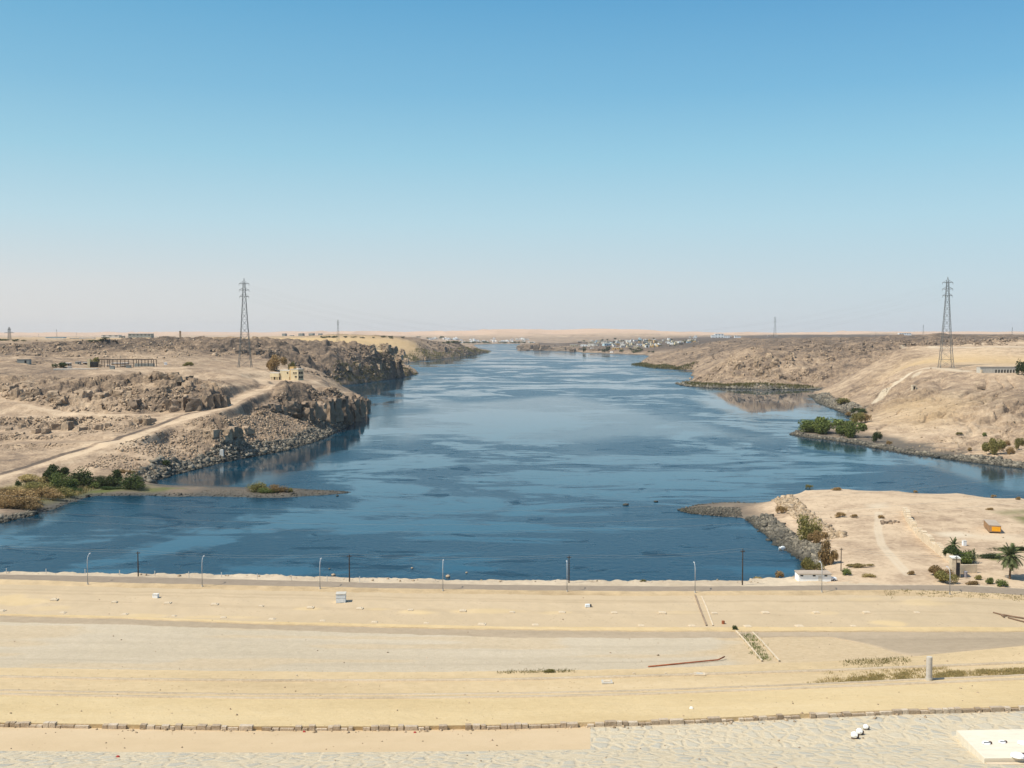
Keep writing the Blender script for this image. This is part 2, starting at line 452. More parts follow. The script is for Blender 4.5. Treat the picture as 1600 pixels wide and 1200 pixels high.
# upper left
G(.48, 1.3, [(450, 575, 930), (400, 575, 960), (385, 565, 1050), (500, 578, 1000)])
G(.75, 3.0, [(430, 555, 1100), (380, 545, 1150), (460, 545, 1200), (500, 560, 1150), (520, 575, 1150), (540, 590, 1200), (560, 580, 1300), (520, 552, 1350), (560, 565, 1400)])
G(.78, 2.5, [ (220, 529, 1450), (280, 529, 1430), (320, 533, 1400), (370, 537, 1350),
             (420, 541, 1400), (0, 548, 1100), (60, 547, 1100), (120, 548, 1150), (200, 545, 1150), (280, 545, 1150), (340, 548, 1150), (-200, 535, 1400)])
G(.5, 1.3, [(0, 575, 800), (0, 557, 1000), (50, 570, 850), (100, 580, 780), (100, 560, 980), (160, 573, 860), (200, 580, 760), (200, 562, 960), (300, 565, 960), (350, 570, 950), (240, 560, 1000)])
G(.70, 3.2, [(580, 537.5, 1500), (600, 535.5, 1510), (612, 538, 1520), (625, 546, 1560), (560, 555, 1450), (600, 560, 1500), (570, 545, 1480), (590, 575, 1520, .65), (640, 568, 1640), (600, 587, 1570, .5), (640, 580, 1640, .6)])
G(.6, .9, [(0, 537, 1500), (60, 536.5, 1500), (100, 536, 1500), (150, 534.5, 1500), (185, 532.5, 1480)])
# terraced slope and cliffs on the left
G(.54, 1.1, [(0, 700, 520), (0, 668, 555), (100, 690, 523), (200, 668, 545), (100, 672, 550), (-200, 690, 520)])
G(.5, 2.2, [(0, 660, 575), (100, 655, 580), (200, 658, 573), (60, 664, 566), (150, 664, 562)])
G(.3, .35, [(0, 648, 598), (100, 648, 598), (200, 647, 598), (300, 645, 598), (250, 646, 598), (60, 638, 608), (0, 622, 628), (-100, 640, 600)])
G(.48, 2.2, [(0, 598, 655), (100, 602, 640), (200, 603, 640), (50, 615, 634), (150, 620, 622), (100, 630, 616)])
G(.55, 2.6, [(260, 612, 622), (310, 612, 622), (340, 613, 622), (225, 616, 620)])
G(.6, 1.5, [(330, 639, 606), (250, 640, 606), (300, 640, 606), (220, 641, 606), (345, 637, 610)])
G(.46, 1.5, [(300, 598, 690), (350, 600, 680), (200, 592, 700), (100, 590, 720), (360, 590, 760), (0, 588, 715)])
# quarry hollow
G(.38, .5, [(230, 577.5, 800), (285, 576.5, 805), (335, 580, 805), (150, 583, 760), (165, 588, 735)])
G(.45, .6, [(240, 589, 786), (285, 591, 786), (325, 591, 790), (150, 592, 742)])
# plain beyond, dunes
G(.3, .5, [(0, 528.5, 3500), (100, 528, 3500), (200, 528, 3500), (300, 529, 3000), (420, 534, 2500)], .15)
G(.1, .6, [(500, 534, 2600), (540, 541, 2000), (600, 534.5, 2300), (470, 538, 2000), (580, 536, 2200), (570, 544, 1850), (620, 545, 2000)], .85)
G(.8, 3.0, [(650, 531, 2700), (690, 532.5, 2900), (720, 535, 3100), (745, 542, 3350), (700, 546, 2900), (680, 552, 2700)])
G(.4, 1.0, [(655, 545, 2550), (640, 556, 2450), (648, 538, 2600)], .6)
G(.3, 1.5, [(300, 526.5, 5000), (500, 527, 5000), (650, 528, 5000), (100, 525.5, 8000), (400, 525.5, 8000), (650, 525, 8000), (-200, 526, 8000), (200, 527, 5000)])
G(.55, 1.0, [(745, 536.6, 6600), (780, 533.5, 6900), (800, 529, 7600), (830, 532, 7000), (720, 530.5, 6800), (870, 530, 7200), (920, 528, 7500), (990, 527, 7000)])
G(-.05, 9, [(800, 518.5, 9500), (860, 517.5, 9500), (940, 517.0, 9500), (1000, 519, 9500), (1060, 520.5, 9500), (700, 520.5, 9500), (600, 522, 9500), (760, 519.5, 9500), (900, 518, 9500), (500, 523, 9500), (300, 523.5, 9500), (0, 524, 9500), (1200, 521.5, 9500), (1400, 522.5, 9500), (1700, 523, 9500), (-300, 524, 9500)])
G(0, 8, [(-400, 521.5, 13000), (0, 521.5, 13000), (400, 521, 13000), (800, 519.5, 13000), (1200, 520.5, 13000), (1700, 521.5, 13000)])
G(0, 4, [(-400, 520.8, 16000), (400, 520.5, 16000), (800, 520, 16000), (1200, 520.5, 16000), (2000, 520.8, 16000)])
# peninsula across the river and the right bank
G(1.05, 3.0, [(830, 541.5, 4620), (812, 542, 4950), (822, 537, 5000), (838, 535.5, 5050), (852, 537, 4900), (850, 543, 4500), (890, 538, 4700), (870, 541, 4400), (870, 536, 5000), (930, 544, 3800), (900, 535, 4800), (960, 541, 3800), (960, 534, 4600), (1000, 546, 3350), (1010, 538, 3600), (1050, 532, 4500), (1090, 529, 5000), (1120, 527, 6000), (1200, 524.5, 6000), (1400, 524, 6000), (1700, 524, 6000)])
G(.66, 2.4, [(995, 566, 2265), (1020, 556, 2310), (1060, 546, 2260), (1060, 566, 1960), (1090, 575, 1720), (1110, 561, 1720), (1035, 565, 2100)])
G(.78, 2.6, [(1100, 536, 2320), (1100, 555, 1900), (1150, 530, 2400), (1200, 529, 2400), (1250, 530.5, 2200), (1320, 531, 2200), (1400, 527, 2200), (1500, 526, 2200), (1600, 526, 2200), (1320, 541, 1700), (1380, 538, 1600), (1450, 533, 1600), (1600, 533, 1600), (1300, 546, 1600), (1250, 538, 1750), (1200, 535, 1800), (1900, 530, 1600)])
G(.52, 2.4, [(1085, 597, 1400), (1100, 590, 1410), (1130, 571, 1430), (1165, 543, 1480), (1200, 544, 1480), (1230, 551, 1450), (1200, 580, 1330), (1150, 590, 1340), (1180, 560, 1420)])
G(.55, 2.4, [(1250, 588, 1300), (1280, 578, 1360), (1300, 562, 1450), (1322, 556, 1470), (1280, 602, 1245), (1310, 585, 1280), (1250, 560, 1430)])
G(.44, 1.3, [(1290, 615, 1100), (1300, 605, 1110), (1340, 580, 1125), (1380, 560, 1130), (1412, 545, 1145), (1360, 600, 1020)])
G(.22, .5, [(1412, 543, 1160), (1500, 542.5, 1090), (1600, 542, 1060), (1480, 550, 1075), (1600, 552, 1020), (1850, 545, 1000)])
G(.22, .4, [(1500, 566, 985), (1600, 566, 955), (1440, 566, 1010)], .7)
G(.3, .25, [(1420, 573, 960), (1440, 578, 900), (1478, 575, 890), (1540, 583, 850), (1600, 584, 830), (1500, 580, 870), (1850, 590, 780)])
G(.46, 2.0, [(1360, 636, 870), (1320, 625, 1000), (1350, 612, 950), (1400, 606, 890), (1430, 612, 842), (1480, 612, 815), (1540, 612, 792), (1600, 613, 772), (1600, 650, 655), (1540, 645, 690), (1850, 620, 700)])
G(.24, 1.5, [(1400, 640, 790), (1470, 640, 740), (1430, 630, 790), (1450, 655, 690)], .35)
G(.30, 1.2, [(1370, 670, 690), (1400, 676, 668), (1470, 680, 630), (1540, 690, 590), (1600, 697, 565), (1850, 720, 500), (1480, 700, 585), (1560, 708, 555)])
G(.55, .3, [(1260, 677.5, 1.0), (1300, 679, 1.3), (1330, 675, 1.4), (1290, 628, 1.2), (1310, 636, 1.5), (1345, 655, 3.0)])
# near right peninsula
G(.14, .16, [(1260, 764, 4), (1320, 763, 4), (1400, 766, 4.1), (1500, 770, 4.3), (1600, 776, 4.5), (1300, 800, 4.3), (1450, 820, 4.5), (1600, 850, 4.5), (1310, 880, 4.2),
             (1400, 900, 4.3), (1600, 910, 4.4), (1235, 773, 3.9), (1250, 805, 4.2), (1225, 790, 3.9), (1290, 850, 4.1), (1300, 875, 4.1), (1350, 840, 4.3), (1500, 860, 4.5), (1850, 860, 4.5), (1850, 800, 4.5), (1300, 905, 4.0), (1450, 930, 4.2), (1650, 940, 4.2)])
G(.5, .2, [(1130, 796, .9, .7), (1160, 797, 1.2, .7), (1090, 797, .7, .75)])
# under the near shore road
G(.2, .1, [(-100, 899, 2.0), (300, 905, 2.0), (700, 912, 2.0), (1000, 913, 2.0), (1180, 912, 2.2), (-100, 915, 2.5), (700, 930, 2.5), (1100, 935, 2.5), (-400, 910, 2.5)])
# shoreline itself
for i in range(0, len(sx), 2):
    CP_.append((float(sx[i]), float(sy[i]), 0.0, .5, 1.2, 0.0))
CPA = np.array(CP_)

YN = np.concatenate([np.exp(np.linspace(math.log(252), math.log(400), 130, endpoint=False)),
                     np.exp(np.linspace(math.log(400), math.log(1650), 720, endpoint=False)),
                     np.exp(np.linspace(math.log(1650), math.log(10500), 300, endpoint=False)),
                     np.exp(np.linspace(math.log(10500), math.log(16000), 24))])
UN = np.linspace(-.66, .66, 1120)
nY, nU = len(YN), len(UN)
GU, GY = np.meshgrid(UN, YN)
GX = GU * GY

def rbf_coords(X, Y): return np.stack([X / Y * 1.15, np.log(Y)], -1)
cc = rbf_coords(CPA[:, 0], CPA[:, 1])
dm = np.linalg.norm(cc[:, None] - cc[None], axis=-1)
A = dm.copy(); A[np.diag_indices(len(A))] -= 1e-3
A = np.pad(A, ((0, 1), (0, 1)), constant_values=1.0); A[-1, -1] = 0
rhs = np.zeros((len(A), 4)); rhs[:-1] = CPA[:, 2:6]
W = np.linalg.solve(A, rhs)
# evaluate on a coarser grid, then interpolate
ci = np.unique(np.concatenate([np.arange(0, nY, 4), [nY - 1]])); cj = np.unique(np.concatenate([np.arange(0, nU, 6), [nU - 1]]))
ce = rbf_coords(GX[np.ix_(ci, cj)], GY[np.ix_(ci, cj)]).reshape(-1, 2)
val = np.zeros((len(ce), 4))
for s0 in range(0, len(ce), 8000):
    d = np.linalg.norm(ce[s0:s0 + 8000, None] - cc[None], axis=-1)
    val[s0:s0 + 8000] = d @ W[:-1] + W[-1]
val = val.reshape(len(ci), len(cj), 4)
def upsample(v):
    a = np.empty((nY, len(cj)))
    for j in range(len(cj)): a[:, j] = np.interp(np.arange(nY), ci, v[:, j])
    b = np.empty((nY, nU))
    for i in range(nY): b[i] = np.interp(np.arange(nU), cj, a[i])
    return b
S, TONE, AMP, YEL = [upsample(val[..., k]) for k in range(4)]
AMP = np.clip(AMP, .05, 10)
# inside water? and distance to the shore
def inside(X, Y, px, py):
    c = np.zeros(X.shape, bool); j = len(px) - 1
    for i in range(len(px)):
        cond = ((py[i] > Y) != (py[j] > Y))
        with np.errstate(divide='ignore', invalid='ignore'):
            xi = (px[j] - px[i]) * (Y - py[i]) / (py[j] - py[i]) + px[i]
        c ^= cond & (X < xi); j = i
    return c
WATER = inside(GX, GY, sx, sy)
def seg_dist(X, Y, px, py, closed=True):
    best = np.full(X.shape, 1e12)
    n = len(px)
    for i in range(n if closed else n - 1):
        j = (i + 1) % n
        ax, ay, bx, by = px[i], py[i], px[j], py[j]
        dx, dy = bx - ax, by - ay; L = dx * dx + dy * dy + 1e-9
        t = np.clip(((X - ax) * dx + (Y - ay) * dy) / L, 0, 1)
        best = np.minimum(best, (X - ax - t * dx) ** 2 + (Y - ay - t * dy) ** 2)
    return np.sqrt(best)
DSH = upsample(seg_dist(GX[np.ix_(ci, cj)], GY[np.ix_(ci, cj)], sx, sy))
# exact near the shore
near = DSH < .02 * GY + 12
DSH[near] = seg_dist(GX[near], GY[near], sx, sy)

base = np.maximum(S, np.minimum(.10 * DSH, 1.1) + .15)

# picture position of the smooth ground, used to find points on it
def envelope(Hh):
    _, py = project(GX, GY, Hh)
    return py, np.minimum.accumulate(py, axis=0)
_py, _env = envelope(np.where(WATER, 0, base))
def place(px, py, env=None, H=None):
    """first ground point seen at picture position (px, py)"""
    e = _env if env is None else env
    h = np.where(WATER, 0, base) if H is None else H
    dx, dy, dz = ray(px, py); u = float(dx / dy)
    fj = (u - UN[0]) / (UN[1] - UN[0]); j = int(np.clip(round(fj), 0, nU - 1))
    col = e[:, j]
    i = int(np.argmax(col <= py)) if (col <= py).any() else int(np.argmin(col))
    Y = YN[i]; z = h[i, j]
    if i > 0 and col[i - 1] > py > col[i]:
        t = (col[i - 1] - py) / (col[i - 1] - col[i])
        if col[i - 1] - col[i] < 6:
            Y = YN[i - 1] + t * (YN[i] - YN[i - 1]); z = h[i - 1, j] * (1 - t) + h[i, j] * t
    return u * Y, Y, z

# tracks and level pads: roughness is smoothed away there
TRACKS = {
 'main': [(-40, 757), (0, 745), (50, 731), (100, 716), (150, 700), (200, 684), (250, 668), (300, 651), (350, 634), (380, 621), (405, 610), (425, 603), (452, 598)],
 'upper': [(0, 622), (30, 630), (60, 638), (100, 646), (160, 648), (230, 647.5), (300, 646), (345, 636)],
 'bench': [(-40, 650), (40, 650), (100, 649)],
 'spur': [(425, 603), (412, 598), (408, 592), (402, 586)],
 'lower': [(0, 694), (60, 690), (130, 690), (180, 689)],
}
TW = {k: np.array([place(*p) for p in v]) for k, v in TRACKS.items()}
wid = {'main': 6.5, 'upper': 3.0, 'bench': 3.0, 'spur': 3, 'lower': 6}
flat = np.ones((nY, nU)); track_d = {}
for k, P in TW.items():
    P[:, 2] = np.convolve(np.pad(P[:, 2], 1, mode='edge'), [.25, .5, .25], 'valid')
    sub = (GY > P[:, 1].min() - 30) & (GY < P[:, 1].max() + 30) & (GX > P[:, 0].min() - 30) & (GX < P[:, 0].max() + 30)
    idx = np.where(sub); X, Y = GX[idx], GY[idx]
    best = np.full(X.shape, 1e9); bz = np.zeros(X.shape)
    for i in range(len(P) - 1):
        a, b = P[i], P[i + 1]; d = b[:2] - a[:2]; L = d @ d + 1e-9
        t = np.clip(((X - a[0]) * d[0] + (Y - a[1]) * d[1]) / L, 0, 1)
        q = np.hypot(X - a[0] - t * d[0], Y - a[1] - t * d[1])
        m = q < best; best = np.where(m, q, best); bz = np.where(m, a[2] + t * (b[2] - a[2]), bz)
    w = sstep(wid[k] + 5, wid[k], best)
    base[idx] = base[idx] * (1 - w) + bz * w
    flat[idx] *= 1 - .97 * sstep(wid[k] + 4, wid[k] - 1, best)
PADS = []
def pad(px, py, rad):
    x, y, z = place(px, py)
    PADS.append((x, y, z, rad))
    d = np.hypot(GX - x, GY - y)
    w = sstep(rad * 1.6, rad, d)
    base[:] = base * (1 - w) + z * w
    flat[:] = np.minimum(flat, 1 - .97 * w)
    return x, y, z
SITE = {}
for k, a in {'villa': (450, 594, 24), 'villa2': (428, 597, 14), 'pylonL': (383, 574, 9), 'pylonR': (1478, 575, 9), 'arcade': (1565, 583, 18), 'frame': (170, 574, 16), 'frame2': (218, 571, 14),
             'shed': (36, 566, 8)}.items():
    SITE[k] = pad(*a)

# roughness
spacing = np.maximum(np.gradient(YN)[:, None], (UN[1] - UN[0]) * GY)
rough = AMP * flat * sstep(0, 14, DSH) + 0
H = base.copy()
def octv(wl, wt, fn, seed):
    damp = np.clip(wl / (3.0 * spacing) - .3, 0, 1)
    return wt * damp * (fn(GX / wl + seed * 3.7, GY / wl + seed * 1.3, seed) - .5)
wx = (vnoise(GX / 25, GY / 25, 91) - .5) * 14; wy = (vnoise(GX / 25, GY / 25, 92) - .5) * 14
n = octv(180, 3.0, vnoise, 1) + octv(70, 2.2, vnoise, 2) + octv(30, 1.5, vnoise, 3) + octv(13, .9, vnoise, 4) + octv(5, .45, vnoise, 8)
ridge = 1 - 2 * np.abs(vnoise((GX + wx) / 40, (GY + wy) / 40, 12) - .5)
n = n + (ridge - .5) * 1.2 * np.clip(40 / (3 * spacing) - .3, 0, 1)
for wl, wt, sd in ((26, 2.0, 5), (11, 1.7, 6), (5, 1.1, 7)):
    damp = np.clip(wl / (2.2 * spacing) - .3, 0, 1)
    n = n + wt * damp * (blocks((GX + wx) / wl, (GY + wy) / (wl * .8), sd) - .5) * sstep(.25, .8, AMP / 3 + (vnoise(GX / 60, GY / 60, 66) - .5) * .7)
gl_ = np.abs(vnoise((GX * .75 - GY * .66) / 17 + wx / 9, (GX * .66 + GY * .75) / 95, 141) - .5) * 2
R3 = sstep(1330, 1400, 800 + 1600 * GU) * sstep(540, 600, GY) * sstep(1150, 1000, GY)
n = n - R3 * sstep(.34, .0, gl_) * 1.5
n_far = (vnoise(GX / 900, GY / 900, 31) - .5) * 4.4 + (1 - 2 * np.abs(vnoise(GX / 420, GY / 500, 32) - .5) - .6) * 4.2 + (vnoise(GX / 140, GY / 260, 33) - .5) * 1.0
n = np.where(GY > 8000, n_far, n)
H = H + rough * n
H = np.maximum(H, np.minimum(.06 * DSH, .6) + .1)
H = np.where(WATER, -np.minimum(DSH * .35, 6) - .05, H)
H = np.where((DSH > 60) & WATER, -6, H)

_py2, _env2 = envelope(np.where(WATER, 0, H)); HL = np.where(WATER, 0, H)
def ground(px, py): return place(px, py, _env2, HL)
def height(X, Y):
    fi = np.interp(Y, YN, np.arange(nY)); fj = (X / Y - UN[0]) / (UN[1] - UN[0])
    i = np.clip(np.floor(fi).astype(int), 0, nY - 2); j = np.clip(np.floor(fj).astype(int), 0, nU - 2)
    a = fi - i; b = fj - j
    return (H[i, j] * (1 - b) + H[i, j + 1] * b) * (1 - a) + (H[i + 1, j] * (1 - b) + H[i + 1, j + 1] * b) * a

# zone attributes
def poly_mask(pts, soft=6.0):
    X, Y = zip(*[place(*p)[:2] for p in pts]); X = np.array(X); Y = np.array(Y)
    sub = (GX > X.min() - 40) & (GX < X.max() + 40) & (GY > Y.min() - 40) & (GY < Y.max() + 40)
    m = np.zeros((nY, nU)); ii = np.where(sub)
    ins = inside(GX[ii], GY[ii], X, Y); d = seg_dist(GX[ii], GY[ii], X, Y)
    m[ii] = np.clip(.5 + np.where(ins, d, -d) / soft, 0, 1)
    return m
def line_mask(pts, w, soft):
    P = np.array([place(*p) for p in pts])
    sub = (GY > P[:, 1].min() - 40) & (GY < P[:, 1].max() + 40) & (GX > P[:, 0].min() - 40) & (GX < P[:, 0].max() + 40)
    m = np.zeros((nY, nU)); ii = np.where(sub)
    d = seg_dist(GX[ii], GY[ii], P[:, 0], P[:, 1], False)
    m[ii] = sstep(w + soft, w, d); return m
PALE = np.maximum.reduce([
    line_mask([(1360, 635), (1375, 622), (1395, 606), (1410, 594), (1425, 582), (1440, 577)], 2.2, 2.5) * .9,
    line_mask([(1440, 577), (1470, 578), (1510, 580)], 2, 4) * .6,
    line_mask([(1412, 543), (1460, 542.7), (1520, 542.5), (1600, 542)], 2.5, 4) * .55,
    line_mask([(1430, 590), (1436, 583)], 2, 2) * .6,
    line_mask([(1370, 800), (1369, 830), (1374, 850), (1383, 862), (1398, 880), (1416, 900)], .35, .6) * .6, line_mask([(1376, 800), (1375, 830), (1380, 850), (1390, 862), (1406, 880), (1425, 900)], .35, .6) * .6,
    poly_mask([(1462, 832), (1500, 831), (1530, 838), (1500, 841), (1470, 838)], 4) * .9,
    poly_mask([(1510, 836), (1590, 836), (1590, 845), (1530, 843)], 6) * .5,
    poly_mask([(1355, 788), (1385, 785), (1385, 793), (1360, 795)], 4) * .6])
GRASS = np.maximum.reduce([
    poly_mask([(0, 795), (60, 790), (110, 778), (150, 768), (235, 764), (235, 757), (150, 757), (90, 752), (40, 752), (0, 765)], 8) * .55,
    poly_mask([(120, 768), (170, 763), (200, 766), (160, 770)], 4) * .8,
    poly_mask([(200, 766), (260, 760), (290, 763), (240, 769)], 5) * .7,
    poly_mask([(1060, 797), (1085, 793), (1120, 793), (1100, 799), (1070, 799)], 3) * .7,
    poly_mask([(1583, 808), (1640, 806), (1700, 825), (1610, 822)], 5) * .8,
    poly_mask([(1550, 800), (1640, 796), (1660, 803), (1570, 805)], 5) * .5,
    poly_mask([(1535, 870), (1562, 869), (1575, 876), (1550, 876)], 2) * .95,
    poly_mask([(1502, 873), (1530, 868), (1520, 882), (1505, 882)], 2) * .8,
    poly_mask([(1560, 857), (1600, 857), (1610, 862), (1570, 862)], 3) * .8])
TRK = np.maximum.reduce([line_mask(TRACKS['main'], 2.9, 1.6), line_mask(TRACKS['upper'], 2.2, 2) * .8, line_mask(TRACKS['spur'], 2.2, 2)])
TONE = TONE * (1 - TRK) + .12 * TRK
JET = line_mask([(-40, 751), (0, 741), (50, 727), (100, 712), (150, 696), (200, 680), (250, 664), (300, 647), (345, 632)], 1.3, 1.2)
TONE = TONE + JET * .65
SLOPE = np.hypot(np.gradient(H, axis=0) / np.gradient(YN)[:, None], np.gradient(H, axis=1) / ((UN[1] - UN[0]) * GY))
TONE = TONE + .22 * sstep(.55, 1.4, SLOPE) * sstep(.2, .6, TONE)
keep = H > -2.5
q = keep[:-1, :-1] | keep[1:, :-1] | keep[:-1, 1:] | keep[1:, 1:]
ids = np.arange(nY * nU).reshape(nY, nU)
Q = np.stack([ids[:-1, :-1], ids[:-1, 1:], ids[1:, 1:], ids[1:, :-1]], -1)[q]
used = np.zeros(nY * nU, bool); used[Q.ravel()] = True
remap = np.cumsum(used) - 1
V = np.stack([GX, GY, H], -1).reshape(-1, 3)[used]
me = np_mesh('desert_terrain', V, remap[Q], smooth=False)
def put(name, a): attr(me, name, np.asarray(a).reshape(-1)[used])
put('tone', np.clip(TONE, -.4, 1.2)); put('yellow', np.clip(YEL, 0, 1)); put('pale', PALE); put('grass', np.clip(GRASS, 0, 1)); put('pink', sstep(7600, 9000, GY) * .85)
put('wet', sstep(80, 40, DSH) * (GY > 330) * np.where((GX > 60) & (GY < 432), .7, 1)); put('rough', np.clip(AMP / 2.2, .08, 1) * np.maximum(flat, .1) * np.clip(GY / 700, .25, 1))
me.materials.append(M['terrain'])
terrain = T(link_mesh('hills', me), kind='structure')

# river
wi = np.unique(np.concatenate([np.arange(0, nY, 3), [nY - 1]])); wj = np.unique(np.concatenate([np.arange(0, nU, 5), [nU - 1]]))
CALM = np.zeros((nY, nU))
def blob(poly, soft, amount):
    X, Y = at_z(np.array([p[0] for p in poly], float), np.array([p[1] for p in poly], float), 0.0)
    sub_ = (GX > X.min() - soft * 2) & (GX < X.max() + soft * 2) & (GY > Y.min() - soft * 2) & (GY < Y.max() + soft * 2); ii = np.where(sub_)
    d = seg_dist(GX[ii], GY[ii], X, Y) * np.where(inside(GX[ii], GY[ii], X, Y), 1, -1) + (vnoise(GX[ii] / 40, GY[ii] / 90, 301) - .5) * soft * 1.2
    CALM[ii] = np.maximum(CALM[ii], amount * sstep(-soft * .5, soft * .5, d))
blob([(1085, 600), (1290, 606), (1260, 620), (1290, 640), (1240, 648), (1170, 655), (1120, 632)], 40, 1.0)
blob([(230, 755), (260, 742), (400, 712), (560, 655), (600, 650), (560, 690), (480, 725), (400, 755), (300, 762)], 16, .85)
blob([(1380, 700), (1640, 736), (1640, 775), (1560, 765), (1480, 735)], 14, .8)
blob([(620, 628), (900, 618), (1080, 640), (1150, 680), (900, 702), (700, 692), (590, 670)], 70, .6)
blob([(1240, 680), (1320, 690), (1390, 703), (1380, 716), (1290, 704)], 10, .75)
blob([(545, 606), (650, 588), (640, 600), (560, 622)], 20, .8)
blob([(640, 568), (770, 551), (740, 562), (660, 575)], 60, .8)
blob([(810, 548), (960, 555), (940, 563), (830, 556)], 90, .7)
blob([(0, 815), (50, 806), (110, 788), (90, 815), (0, 840)], 6, .7)
ia, ja = np.meshgrid(wi, wj, indexing='ij')
wm = np.arange(ia.size).reshape(ia.shape)
wme = np_mesh('river_water', np.stack([GX[ia, ja], GY[ia, ja], 0 * GX[ia, ja]], -1).reshape(-1, 3), np.stack([wm[:-1, :-1], wm[:-1, 1:], wm[1:, 1:], wm[1:, :-1]], -1).reshape(-1, 4), smooth=True)
attr(wme, 'calm', CALM[ia, ja]); wme.materials.append(M['water'])
T(link_mesh('river_water', wme), kind='structure')

# ================================================================== NEAR SIDE: road, sand, dam toe
LX = np.array([-600, 0, 200, 400, 600, 800, 1000, 1200, 1300, 1400, 1500, 1600, 2200], float)
def L(*ys): return np.array(ys, float)
LINES = [  # (name, y at LX, z)
 ('a', L(889, 893, 896, 897.5, 904, 906.5, 907, 907, 903, 908, 912, 917, 935), 3.8),
 ('b', L(892, 897.5, 901, 906, 911, 914, 916, 916, 914, 914.5, 914.5, 920, 938), 4.6),
 ('c', L(897, 905, 911, 914.5, 919, 922, 923.7, 923, 922.5, 921.5, 924, 930, 952), 4.6),
 ('d', L(904, 913, 918, 922, 926, 929, 931, 930, 930, 930, 933, 939, 958), 4.35),
 ('e', L(950, 959, 963, 971, 975, 979, 980, 979.5, 979.5, 979.5, 979.5, 979.5, 981), 4.6),
 ('f', L(953, 962, 967, 975, 980.5, 984, 986.5, 987, 987, 987, 987, 987.5, 989), 4.75),
 ('g', L(962, 972, 976, 983, 990, 996, 997, 996, 995, 997, 998, 999, 1001), 4.9),
 ('h', L(1037, 1043, 1046, 1049, 1050, 1049, 1045, 1037, 1033, 1028, 1019, 1009, 985), 7.6),
 ('i', L(1054, 1059, 1063, 1065, 1065, 1063.5, 1058, 1052, 1049, 1045, 1041, 1037, 1018), 8.8),
 ('j', L(1074, 1079.5, 1083, 1086, 1086, 1084.5, 1080, 1072.5, 1068.5, 1064, 1060, 1055.5, 1036), 10.6),
 ('k', L(1080, 1086, 1089.5, 1092, 1092, 1090.5, 1086, 1078.5, 1074.5, 1070.5, 1066.5, 1062, 1043), 11.1),
 ('l', L(1124, 1129, 1132, 1135, 1135, 1132, 1126, 1118, 1113, 1109, 1106.5, 1104, 1085), 17.0),
 ('m', L(1130, 1135, 1138.5, 1141, 1141, 1138.5, 1133, 1124.5, 1120, 1115.5, 1113, 1110, 1092), 16.45),
 ('n', L(1170, 1173, 1175, 1176, 1175, 1172.5, 1170, 1168, 1166, 1164, 1162, 1160, 1150), 18.6),
 ('o', L(1262, 1262, 1262, 1262, 1262, 1262, 1262, 1262, 1262, 1262, 1262, 1262, 1262), 30.5),
 ('p', L(1420, 1420, 1420, 1420, 1420, 1420, 1420, 1420, 1420, 1420, 1420, 1420, 1420), 41.0),
]
LZ = np.array([l[2] for l in LINES])
CX = np.linspace(-560, 2160, 700)
def smooth1(y, k=21):
    ker = np.hanning(k + 2)[1:-1]; ker /= ker.sum()
    return np.convolve(np.pad(y, k // 2, mode='edge'), ker, 'valid')
LY = np.array([smooth1(np.interp(CX, LX, l[1])) for l in LINES])
LY[0] += (vnoise(CX / 14, CX * 0, 41) - .5) * 2.4 + (vnoise(CX / 4, CX * 0 + 5, 42) - .5) * 1.4
for k_, a_ in ((1, .5), (2, .6), (3, 1.2), (4, .8), (5, .8), (6, 1.2), (7, .8)):
    LY[k_] += (vnoise(CX / 30, CX * 0, 50 + k_) - .5) * a_ + (vnoise(CX / 7, CX * 0, 70 + k_) - .5) * a_ * .7
LXw = np.array([at_z(CX, LY[i], LZ[i])[0] for i in range(len(LINES))])
LYw = np.array([at_z(CX, LY[i], LZ[i])[1] for i in range(len(LINES))])
def fg(px, py):
    """near-side ground point at picture position"""
    ys = np.array([np.interp(px, CX, LY[i]) for i in range(len(LINES))])
    i = int(np.clip(np.searchsorted(ys, py) - 1, 0, len(ys) - 2))
    # walk along the sloping strip between lines i and i+1
    lo, hi = 0.0, 1.0
    a = np.array([np.interp(px, CX, LXw[i]), np.interp(px, CX, LYw[i]), LZ[i]]); b = np.array([np.interp(px, CX, LXw[i + 1]), np.interp(px, CX, LYw[i + 1]), LZ[i + 1]])
    for _ in range(30):
        t = (lo + hi) / 2; p = a + (b - a) * t
        if project(*p)[1] < py: lo = t
        else: hi = t
    return a + (b - a) * ((lo + hi) / 2)

